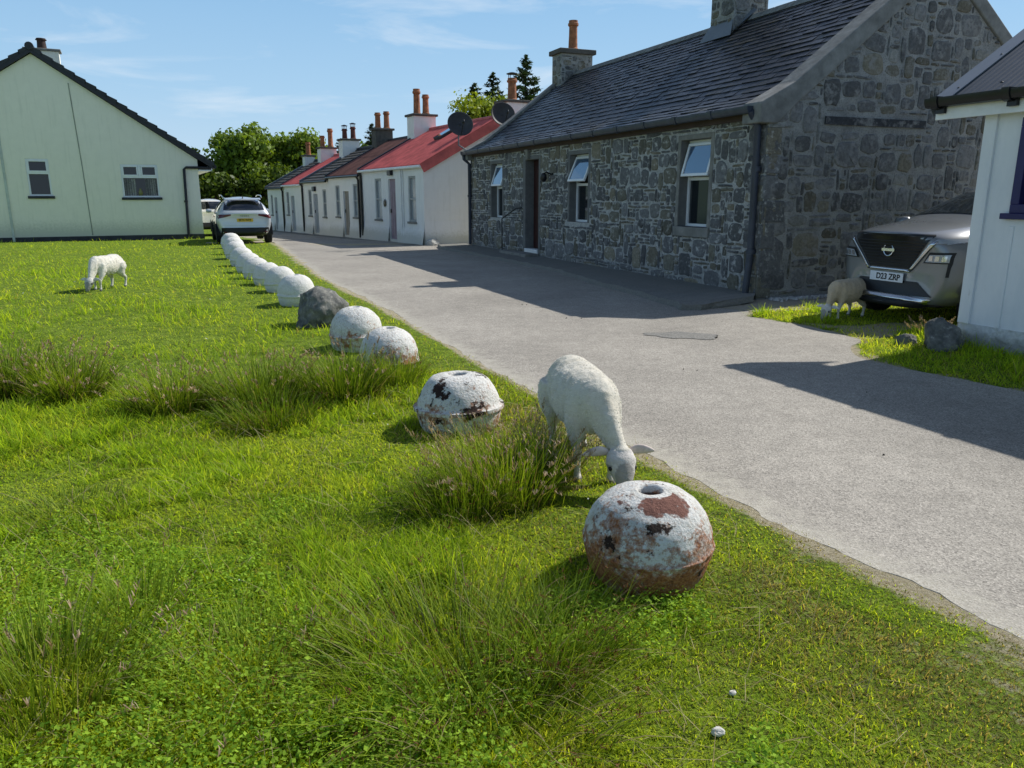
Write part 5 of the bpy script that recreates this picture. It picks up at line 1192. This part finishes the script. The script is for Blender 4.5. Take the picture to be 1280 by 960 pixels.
tag(o,kind='stuff')
# rush clumps and seeding grass: each clump a thing of its own
M['seed']=m_leaf('seed heads',.25,.15,.7)
def clump(label,x,y,rad,n,h,style,name='rush_clump',lean=(0,0),spread=1.0):
    t=thing(name,label,'grass clump',(x,y,float(fz(x,y))),0,'clumps of rushes and long grass')
    q=np.sqrt(rs.rand(n))*rad; az0=rs.uniform(0,6.283,n); bx,by=q*np.cos(az0),q*np.sin(az0)
    out=q/rad
    ax=np.cos(az0)*(.25+out)*spread+lean[0]+rs.normal(0,.35,n); ay=np.sin(az0)*(.25+out)*spread+lean[1]+rs.normal(0,.35,n); az=np.arctan2(ay,ax); mag=np.clip(np.hypot(ax,ay),0,1.5)
    L=h*rs.uniform(.45,1.1,n); tilt=mag*rs.uniform(.12,.45,n)*spread; bend=rs.uniform(.05,1.0,n)*spread
    tn=rs.rand(n)
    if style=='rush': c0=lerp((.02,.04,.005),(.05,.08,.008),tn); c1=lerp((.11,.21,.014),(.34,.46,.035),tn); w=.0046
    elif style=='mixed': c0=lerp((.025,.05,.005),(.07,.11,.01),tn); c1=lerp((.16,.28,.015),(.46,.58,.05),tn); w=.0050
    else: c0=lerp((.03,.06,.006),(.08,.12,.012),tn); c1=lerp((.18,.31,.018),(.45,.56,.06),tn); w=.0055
    dead=rs.rand(n)<{'rush':.12,'mixed':.16,'soft':.10}[style]; td=rs.rand(n)
    c1=np.where(dead[:,None],lerp((.24,.19,.07),(.50,.42,.24),td),c1); c0=np.where(dead[:,None],lerp((.10,.08,.03),(.22,.18,.08),td),c0); bend=np.where(dead,bend+.5,bend)
    base=np.stack([bx,by,np.full(n,-.03)],1)+0
    dist_=math.hypot(x,y); w*=max(.95,min(1.8,dist_/3.6))
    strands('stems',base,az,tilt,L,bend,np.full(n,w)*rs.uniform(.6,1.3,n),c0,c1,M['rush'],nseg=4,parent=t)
    # a low skirt of finer leaves
    m_=n//2 if n>200 else 40; q=np.sqrt(rs.rand(m_))*rad*1.25; a2=rs.uniform(0,6.283,m_)
    tn=rs.rand(m_)
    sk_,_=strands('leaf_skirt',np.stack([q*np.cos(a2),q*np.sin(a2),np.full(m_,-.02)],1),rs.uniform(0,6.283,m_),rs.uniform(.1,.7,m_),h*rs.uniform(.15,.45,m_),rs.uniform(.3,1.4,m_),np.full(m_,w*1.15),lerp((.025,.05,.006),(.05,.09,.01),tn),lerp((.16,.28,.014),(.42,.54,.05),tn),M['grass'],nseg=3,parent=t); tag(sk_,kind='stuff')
    return t,az,tilt,L,bend,base
def seeds(t,az,tilt,L,bend,base,frac,at,kind,w):
    n=len(az); s=np.where(rs.rand(n)<frac)[0]; k=len(s)
    if not k: return
    P=np.zeros((k,3)); 
    steps=12
    p=base[s].copy()
    for i in range(steps):
        tt=(i+.5)/steps
        if tt>at: break
        th=tilt[s]+bend[s]*tt; p[:,0]+=np.cos(az[s])*np.sin(th)*L[s]/steps; p[:,1]+=np.sin(az[s])*np.sin(th)*L[s]/steps; p[:,2]+=np.cos(th)*L[s]/steps
    tn=rs.rand(k)
    if kind=='rush':
        rep=5; pp=np.repeat(p,rep,0)+rs.normal(0,.005,(k*rep,3)); m_=k*rep; tn=rs.rand(m_)
        tag(strands('seed_heads',pp,rs.uniform(0,6.283,m_),rs.uniform(0,1.6,m_),rs.uniform(.008,.018,m_),np.zeros(m_),np.full(m_,.0045*w),lerp((.07,.025,.010),(.17,.07,.03),tn),lerp((.10,.035,.015),(.24,.11,.05),tn),M['seed'],nseg=2,tipw=.7,parent=t)[0],kind='stuff')
    else:
        rep=9; f=np.tile(np.arange(rep)/rep,k); th=np.repeat(tilt[s]+bend[s]*at,rep); aa=np.repeat(az[s],rep); ln=np.repeat(rs.uniform(.05,.11,k),rep)
        pp=np.repeat(p,rep,0); pp[:,0]+=np.cos(aa)*np.sin(th)*ln*f; pp[:,1]+=np.sin(aa)*np.sin(th)*ln*f; pp[:,2]+=np.cos(th)*ln*f
        m_=k*rep; tn=rs.rand(m_); 
        tag(strands('seed_heads',pp,rs.uniform(0,6.283,m_),rs.uniform(.1,.9,m_),.014+.018*(1-f)*rs.uniform(.6,1.2,m_),rs.uniform(0,.6,m_),np.full(m_,.0055*w),lerp((.22,.13,.08),(.42,.30,.18),tn),lerp((.36,.24,.16),(.62,.50,.36),tn),M['seed'],nseg=2,tipw=.4,parent=t)[0],kind='stuff')
CLP=[('tall grass clump with pinkish seed heads between flat topped buoy and sheep',-.06,3.95,.30,1300,.42,'mixed',(-.1,-.1),.9,'long_grass_clump',('grass',.14,.95)),
('seeding grass clump close beside the grazing sheep',.22,4.30,.17,420,.38,'mixed',(0,0),.8,'long_grass_clump',('grass',.22,.95)),
('dark low rush clump just left of the flat topped buoy shadow',-.28,3.72,.24,900,.34,'rush',(-.2,-.1),.9,'rush_clump',('rush',.05,.85)),
('large rush clump left of the rust stained buoy, right end of the rush bank',-1.38,6.05,.30,1200,.44,'rush',(-.2,0),1.0,'rush_clump',('grass',.06,.95)),
('rush clump in the middle of the rush bank',-2.0,5.85,.30,1100,.46,'rush',(-.25,0),1.0,'rush_clump',('grass',.06,.95)),
('rush clump at the left end of the rush bank',-2.62,5.72,.28,800,.38,'mixed',(-.2,0),1.0,'rush_clump',('grass',.07,.95)),
('short dark rush clump in front of the rush bank',-1.75,5.35,.30,900,.30,'rush',(-.2,-.1),1.0,'rush_clump',('rush',.03,.85)),
('small bright rush tuft against the rust stained buoy',-.98,6.42,.20,600,.34,'soft',(.1,0),.9,'rush_clump',('rush',.02,.85)),
('rush clump cut by the left edge of the picture',-4.15,6.15,.34,1100,.50,'rush',(0,0),1.0,'rush_clump',('grass',.06,.95)),
('pale seeding rush clump just right of the left edge rushes',-3.55,6.0,.26,800,.44,'mixed',(.1,0),1.0,'rush_clump',('grass',.09,.95)),
('sprawling brown tipped rush clump in the foreground left of the big buoy',-.22,2.30,.36,800,.42,'mixed',(-.3,.05),1.45,'rush_clump',('rush',.16,.85)),
('dark upright rush tuft in the foreground below the big buoy shadow',.15,2.38,.18,620,.36,'rush',(.2,.1),1.15,'rush_clump',('rush',.16,.85)),
('arching rush clump low in the bottom centre of the foreground',-.02,1.95,.30,560,.36,'mixed',(-.1,-.05),1.5,'rush_clump',('rush',.2,.85)),
('leafy long grass clump in the foreground left of the sprawling rushes',-.85,2.25,.34,900,.22,'soft',(0,0),1.2,'long_grass_clump',('grass',.012,.95)),
('tall pale seeding grass in the bottom left corner',-1.50,2.18,.26,620,.32,'soft',(.1,0),1.0,'long_grass_clump',('grass',.06,1.0)),
('thin grass tuft with two pale seed plumes near the left edge',-1.42,2.62,.16,200,.27,'soft',(.05,0),.8,'long_grass_clump',('grass',.03,1.0)),
('dry seeding weeds against the foot of the white hut',4.80,8.75,.16,160,.24,'mixed',(0,0),.8,'long_grass_clump',('grass',.3,.95)),
('green leafy tuft in the middle of the open turf',-.95,3.45,.28,600,.13,'soft',(0,0),1.2,'long_grass_clump',('grass',.0,1.0)),
('rough grass tuft on the left side of the open turf',-2.25,3.7,.3,500,.14,'soft',(0,0),1.2,'long_grass_clump',('grass',.0,1.0)),
('short grass tuft at the foot of the rusty big buoy',.62,2.74,.16,260,.09,'soft',(0,-.2),1.1,'long_grass_clump',('grass',.0,1.0))]
for (lb,x_,y_,rd,nn,hh,stl,ln,spd,nm,sd) in CLP:
    res=clump(lb,x_,y_,rd,nn,hh,stl,nm,ln,spd); seeds(res[0],*res[1:],sd[1],sd[2],sd[0],max(.8,min(1.7,math.hypot(x_,y_)/3.6)))
# small broad-leaved weeds and dead straws among the turf
def leaflets(name,n,xy,h,size,ca,cb,mat):
    az=rs.uniform(0,6.283,n); til=rs.uniform(0,1.0,n); L=size*rs.uniform(.6,1.4,n); Wd=L*rs.uniform(.45,.7,n)
    d=np.stack([np.cos(az)*np.cos(til),np.sin(az)*np.cos(til),np.sin(til)*rs.choice([-1,1],n)*.7],1); s=np.stack([-np.sin(az),np.cos(az),rs.uniform(-.4,.4,n)],1)
    b=np.concatenate([xy,h[:,None]],1)
    V=np.stack([b,b+d*L[:,None]*.5+s*Wd[:,None]*.5,b+d*L[:,None],b+d*L[:,None]*.5-s*Wd[:,None]*.5],1).reshape(-1,3)
    me=bpy.data.meshes.new(name); me.vertices.add(n*4); me.vertices.foreach_set('co',V.ravel().astype(np.float32)); me.loops.add(n*4); me.loops.foreach_set('vertex_index',np.arange(n*4,dtype=np.int32)); me.polygons.add(n); me.polygons.foreach_set('loop_start',np.arange(0,n*4,4,dtype=np.int32)); me.polygons.foreach_set('loop_total',np.full(n,4,np.int32)); me.update(calc_edges=True)
    tn=rs.rand(n); C=np.ones((n,4,4),np.float32); C[:,:,:3]=lerp(ca,cb,tn)[:,None,:]; at=me.attributes.new('Col','FLOAT_COLOR','POINT'); at.data.foreach_set('color',C.ravel())
    me.materials.append(mat); o=bpy.data.objects.new(name,me); COL.objects.link(o); return o
n=60000; x=rs.uniform(-2.3,.75,n); y=1.55+rs.rand(n)**1.4*2.3; k=(fbm(x+5,y+2,1.5)+(2.6-y)*.13>.53)&((xl(y)-x)>1.0); x,y=x[k],y[k]; n=len(x)
o=leaflets('weeds',n,np.stack([x,y],1),fz(x,y)+.01+rs.rand(n)**1.2*.085*np.clip(3.6-y,.4,1.3),.0165,(.07,.17,.014),(.48,.70,.08),M['grass']); tag(o,kind='stuff')
n=2600; x=rs.uniform(-2.6,1.2,n); y=1.6+rs.rand(n)**1.5*6; k=(xl(y)-x)>.15; x,y=x[k],y[k]; n=len(x)
tn=rs.rand(n); o,_=strands('dead_straw',np.stack([x,y,fz(x,y)+rs.uniform(0,.05,n)],1),rs.uniform(0,6.283,n),rs.uniform(.7,1.45,n),rs.uniform(.05,.20,n),rs.uniform(-.1,.5,n),np.full(n,.0026)*np.clip(y/3,1,2),lerp((.22,.17,.07),(.40,.33,.16),tn),lerp((.32,.26,.12),(.58,.51,.32),tn),M['seed'],nseg=3); tag(o,kind='stuff')
n=420; r_=2+rs.rand(n)**.8*18; a=rs.uniform(-.8,.3,n); x=r_*np.sin(a); y=r_*np.cos(a); k=((xl(y)-x)>.5)&(rs.rand(n)<.5); x,y,r_=x[k],y[k],r_[k]; n=len(x)
o=leaflets('clover_flowers',n,np.stack([x,y],1),fz(x,y)+.045+rs.rand(n)*.03,.011*np.clip(r_/3,1,2.6),(.55,.55,.48),(.8,.8,.74),M['seed']); tag(o,kind='stuff')

# dark droppings scattered on road and turf
mb=MB(); rp=random.Random(12)
for (cx,cy) in [(1.75,7.0),(.75,10.3),(.95,10.2),(2.9,6.2),(-1.6,16.5),(-3.6,20.5),(-2.4,18.2),(2.4,4.6),(-.6,3.9),(-1.1,4.5),(.2,11.5)]:
    for i in range(rp.randint(1,2)):
        x=cx+rp.gauss(0,.05); y=cy+rp.gauss(0,.05); s=rp.uniform(.005,.010); z0=float(fz(x,y))+.004 if x<float(xl(y)) else .004
        vs=[(x+s*math.cos(t),y+s*math.sin(t),z0) for t in (0,1.05,2.1,3.14,4.2,5.25)]
        mb.add(vs+[(x,y,z0+s*1.2)]+[(x+(q[0]-x)*.75,y+(q[1]-y)*.75,z0+s*.8) for q in vs],[(t,(t+1)%6,7+(t+1)%6,7+t) for t in range(6)]+[(7+t,7+(t+1)%6,6) for t in range(6)])
tag(mb.build('droppings',m_plain('dry droppings',(.035,.03,.022),.8),smooth=50),kind='stuff')
# ------------------------------------------------------------------ trees
def cards(name,P,Nrm,size,colr,mat,parent,aspect=.6,droop=None):
    n=len(P); a=rs.normal(0,1,(n,3)); a/=np.linalg.norm(a,axis=1)[:,None]
    u=np.cross(a,Nrm); u/=np.linalg.norm(u,axis=1)[:,None]+1e-9; v=np.cross(Nrm,u); v/=np.linalg.norm(v,axis=1)[:,None]+1e-9
    s=size[:,None]; V=np.stack([P-u*s,P-v*s*aspect,P+u*s,P+v*s*aspect],1).reshape(-1,3)
    me=bpy.data.meshes.new(name); me.vertices.add(n*4); me.vertices.foreach_set('co',V.ravel().astype(np.float32)); me.loops.add(n*4); me.loops.foreach_set('vertex_index',np.arange(n*4,dtype=np.int32)); me.polygons.add(n); me.polygons.foreach_set('loop_start',np.arange(0,n*4,4,dtype=np.int32)); me.polygons.foreach_set('loop_total',np.full(n,4,np.int32)); me.update(calc_edges=True)
    C=np.ones((n,4,4),np.float32); C[:,:,:3]=colr[:,None,:]; at=me.attributes.new('Col','FLOAT_COLOR','POINT'); at.data.foreach_set('color',C.ravel())
    me.materials.append(mat); o=bpy.data.objects.new(name,me); COL.objects.link(o); o.parent=parent; return o
def broadleaf(label,x,y,h,w,tone=(1,1,1),n=5200,low=.12,name='broadleaf_tree',lf=1.0):
    t=thing(name,label,'tree',(x,y,GZ(x,y)-.1),0,'trees beyond the cottages')
    nc=44; ph=rs.uniform(0,6.283,nc); hz=rs.uniform(low,.92,nc); env=np.sin(np.clip(.12+hz*.86,0,1)*np.pi)**.6
    rr_=env*w*.5*rs.uniform(.35,.82,nc); C=np.stack([rr_*np.cos(ph),rr_*np.sin(ph),hz*h],1); R_=w*rs.uniform(.12,.23,nc)
    k=rs.randint(0,nc,n); d=rs.normal(0,1,(n,3)); d/=np.linalg.norm(d,axis=1)[:,None]; q=rs.uniform(.4,1.08,n)
    P=C[k]+d*(R_[k]*q)[:,None]*np.array([1,1,.8]); P[:,2]=np.maximum(P[:,2],.15)
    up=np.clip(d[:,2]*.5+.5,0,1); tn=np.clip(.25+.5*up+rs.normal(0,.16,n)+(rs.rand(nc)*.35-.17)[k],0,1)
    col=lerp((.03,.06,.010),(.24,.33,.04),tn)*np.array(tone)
    N_=d+rs.normal(0,.55,(n,3)); N_/=np.linalg.norm(N_,axis=1)[:,None]
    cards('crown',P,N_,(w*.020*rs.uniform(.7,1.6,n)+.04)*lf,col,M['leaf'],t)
    mb=MB(); mb.tube([(0,0,-.2),(.05,0,h*.2),(-.05,.05,h*.5),(0,0,h*.8)],[w*.045,w*.035,w*.022,w*.006],8)
    for i in range(0,nc,3): mb.tube([(0,0,h*.25),(C[i][0]*.5,C[i][1]*.5,(h*.3+C[i][2])/2),tuple(C[i])],[w*.018,w*.012,w*.004],6)
    mb.build('trunk',M['bark'],t,smooth=60); return t
def conifer(label,x,y,h,w,tone=(1,1,1),n=5000):
    t=thing('conifer_tree',label,'tree',(x,y,GZ(x,y)-.1),0,'trees beyond the cottages')
    nb=80; P=[];N_=[];S_=[];K=[]; mb=MB(); mb.tube([(0,0,-.2),(0,0,h*.5),(0,0,h)],[w*.04,w*.025,.01],8)
    for i in range(nb):
        f=(i+.5)/nb; z=h*(.10+.90*f); L=w*.5*(1-f)**.75*rs.uniform(.6,1.15)+.06; a=i*2.4+rs.uniform(-.3,.3); dr=rs.uniform(-.05,.35)
        tip=np.array([math.cos(a)*L,math.sin(a)*L,L*dr]); mb.tube([(0,0,z),(tip[0]*.6,tip[1]*.6,z+tip[2]*.4),(tip[0],tip[1],z+tip[2])],[.03,.02,.006],5)
        m_=int(n/nb*(1.5-f)); u=rs.rand(m_)**.7; q=np.array([0,0,z])[None]+tip[None]*u[:,None]+rs.normal(0,1,(m_,3))*(np.array([.16,.16,.09])*L*.55+.03)
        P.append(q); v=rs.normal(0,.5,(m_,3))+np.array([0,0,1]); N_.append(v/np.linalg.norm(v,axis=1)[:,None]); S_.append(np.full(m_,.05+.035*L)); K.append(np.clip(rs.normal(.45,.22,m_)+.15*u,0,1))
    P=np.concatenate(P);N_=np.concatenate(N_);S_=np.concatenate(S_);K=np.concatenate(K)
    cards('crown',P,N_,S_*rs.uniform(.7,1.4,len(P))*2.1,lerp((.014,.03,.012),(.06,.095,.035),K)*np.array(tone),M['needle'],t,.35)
    mb.build('trunk',M['bark'],t,smooth=60); return t
broadleaf('large round bright green tree directly behind the parked cars',-20.2,60,7.5,6.2,(1.05,1.1,.9),9000)
broadleaf('broad green tree right of the large round one, behind the far chimneys',-16.2,63,7.4,6.0,(.95,1.0,.9),8000)
broadleaf('middle leafy tree filling the gap between the round tree and the chimneys',-18.6,64,7.2,5.5,(1,1.05,.9),7000)
broadleaf('lower leafy tree behind the end cottage chimneys',-12.6,66,6.9,5.5,(.9,.95,.9),5000)
broadleaf('dark leafy tree tucked behind the bungalow eaves',-23.8,58,6.3,5.0,(.6,.65,.7),6000)
broadleaf('dark bush filling the gap behind the parked cars',-20.5,55,3.8,5.5,(.55,.6,.6),6000,.05,'bush')
broadleaf('dark bush between the cars and the far end cottage',-17.4,56,4.2,5.0,(.6,.65,.6),6000,.05,'bush')
conifer('small dark conifer behind the soot stained double chimney',-8.7,50,6.5,3.4,(.9,1,.9),3000)
conifer('little conifer peeping over the white double chimney ridge',-12.4,58,6.3,3.6,(.9,1,.9),2500)
conifer('tall dark conifer behind the white stack with the cowled pot',.75,45.5,9.6,5.4,(1,1.1,.95),6000)
conifer('pointed conifer left of the cowled pot stack',-1.05,45.5,8.7,4.6,(1.05,1.15,.95),5000)
conifer('leftmost dark conifer above the red tin roof',-2.15,45.8,8.2,4.8,(1.05,1.15,.95),5000)
broadleaf('yellow green bushy tree below the conifers above the red tin roof',-1.2,42.5,7.3,6.0,(1.5,1.35,.8),13000,lf=.62)
broadleaf('yellow green bushy tree behind the slate roof edge',1.6,43.5,7.4,4.6,(1.4,1.3,.8),11000,lf=.62)

# ------------------------------------------------------------------ light, sky, camera
SUN=Vector((.93,.585,1.0)).normalized(); EL=math.asin(SUN.z); AZ=math.atan2(SUN.x,SUN.y)
ld=bpy.data.lights.new('sun','SUN'); ld.energy=5.0; ld.angle=R(.53); ld.color=(1,.97,.915)
lo=bpy.data.objects.new('sun',ld); COL.objects.link(lo); lo.rotation_euler=SUN.to_track_quat('Z','Y').to_euler(); lo.location=(20,10,30)
w=bpy.data.worlds.new('World'); sc.world=w; w.use_nodes=True; nt=w.node_tree; bg=nt.nodes['Background']
sky=nt.nodes.new('ShaderNodeTexSky'); sky.sky_type='NISHITA'; sky.sun_disc=False; sky.sun_elevation=EL; sky.sun_rotation=AZ; sky.air_density=1.0; sky.dust_density=.6; sky.ozone_density=1.6; sky.altitude=0
tc=nt.nodes.new('ShaderNodeTexCoord'); mp=nt.nodes.new('ShaderNodeMapping'); nt.links.new(tc.outputs['Generated'],mp.inputs[0]); mp.inputs['Scale'].default_value=(1.6,1.6,7.5); mp.inputs['Rotation'].default_value=(.06,-.10,0)
nz=nt.nodes.new('ShaderNodeTexNoise'); nz.inputs['Scale'].default_value=2.6; nz.inputs['Detail'].default_value=9; nz.inputs['Roughness'].default_value=.58; nz.inputs['Distortion'].default_value=.5; nt.links.new(mp.outputs[0],nz.inputs['Vector'])
cr=nt.nodes.new('ShaderNodeValToRGB'); cr.color_ramp.elements[0].position=.50; cr.color_ramp.elements[0].color=(0,0,0,1); cr.color_ramp.elements[1].position=.76; cr.color_ramp.elements[1].color=(.6,.6,.6,1); nt.links.new(nz.outputs['Fac'],cr.inputs[0])
mx=nt.nodes.new('ShaderNodeMix'); mx.data_type='RGBA'; nt.links.new(cr.outputs[0],mx.inputs[0]); nt.links.new(sky.outputs[0],mx.inputs[6]); mx.inputs[7].default_value=(5.8,6.2,6.6,1)
# pale summer haze in the lower sky, thinning towards the zenith
sx=nt.nodes.new('ShaderNodeSeparateXYZ'); nt.links.new(tc.outputs['Generated'],sx.inputs[0])
hc=nt.nodes.new('ShaderNodeValToRGB'); e=hc.color_ramp.elements; e[0].position=0; e[0].color=(.62,.80,.97,1); e[1].position=.30; e[1].color=(.26,.55,.90,1); q=e.new(.12); q.color=(.44,.70,.96,1)
hf=nt.nodes.new('ShaderNodeValToRGB'); e=hf.color_ramp.elements; e[0].position=0; e[0].color=(.9,.9,.9,1); e[1].position=.55; e[1].color=(0,0,0,1); q=e.new(.25); q.color=(.8,.8,.8,1)
nt.links.new(sx.outputs[2],hc.inputs[0]); nt.links.new(sx.outputs[2],hf.inputs[0])
sc6=nt.nodes.new('ShaderNodeMix'); sc6.data_type='RGBA'; sc6.blend_type='MULTIPLY'; sc6.inputs[0].default_value=1; nt.links.new(hc.outputs[0],sc6.inputs[6]); sc6.inputs[7].default_value=(6.4,6.4,6.4,1); sc6.clamp_result=False
hm=nt.nodes.new('ShaderNodeMix'); hm.data_type='RGBA'; nt.links.new(hf.outputs[0],hm.inputs[0]); sd=nt.nodes.new('ShaderNodeMix'); sd.data_type='RGBA'; sd.blend_type='MULTIPLY'; sd.inputs[0].default_value=1; nt.links.new(sky.outputs[0],sd.inputs[6]); sd.inputs[7].default_value=(.55,.58,.62,1); nt.links.new(sd.outputs[2],hm.inputs[6]); nt.links.new(sc6.outputs[2],hm.inputs[7]); nt.links.new(hm.outputs[2],mx.inputs[6])
nt.links.new(mx.outputs[2],bg.inputs[0]); bg.inputs[1].default_value=.15
cd=bpy.data.cameras.new('camera'); cam=bpy.data.objects.new('camera',cd); COL.objects.link(cam); cam.location=(0,0,1.6); cam.rotation_euler=(R(90)-math.atan(.2445),0,0)
cd.sensor_width=36; cd.lens=36*961/1280; cd.clip_start=.05; cd.clip_end=1500; sc.camera=cam
sc.view_settings.view_transform='Standard'; sc.view_settings.look='None'; sc.view_settings.exposure=0; sc.view_settings.gamma=1
sc.cycles.use_denoising=True; sc.cycles.max_bounces=6; sc.cycles.diffuse_bounces=3; sc.cycles.glossy_bounces=3; sc.cycles.transmission_bounces=4; sc.cycles.transparent_max_bounces=6; sc.cycles.caustics_reflective=False; sc.cycles.caustics_refractive=False
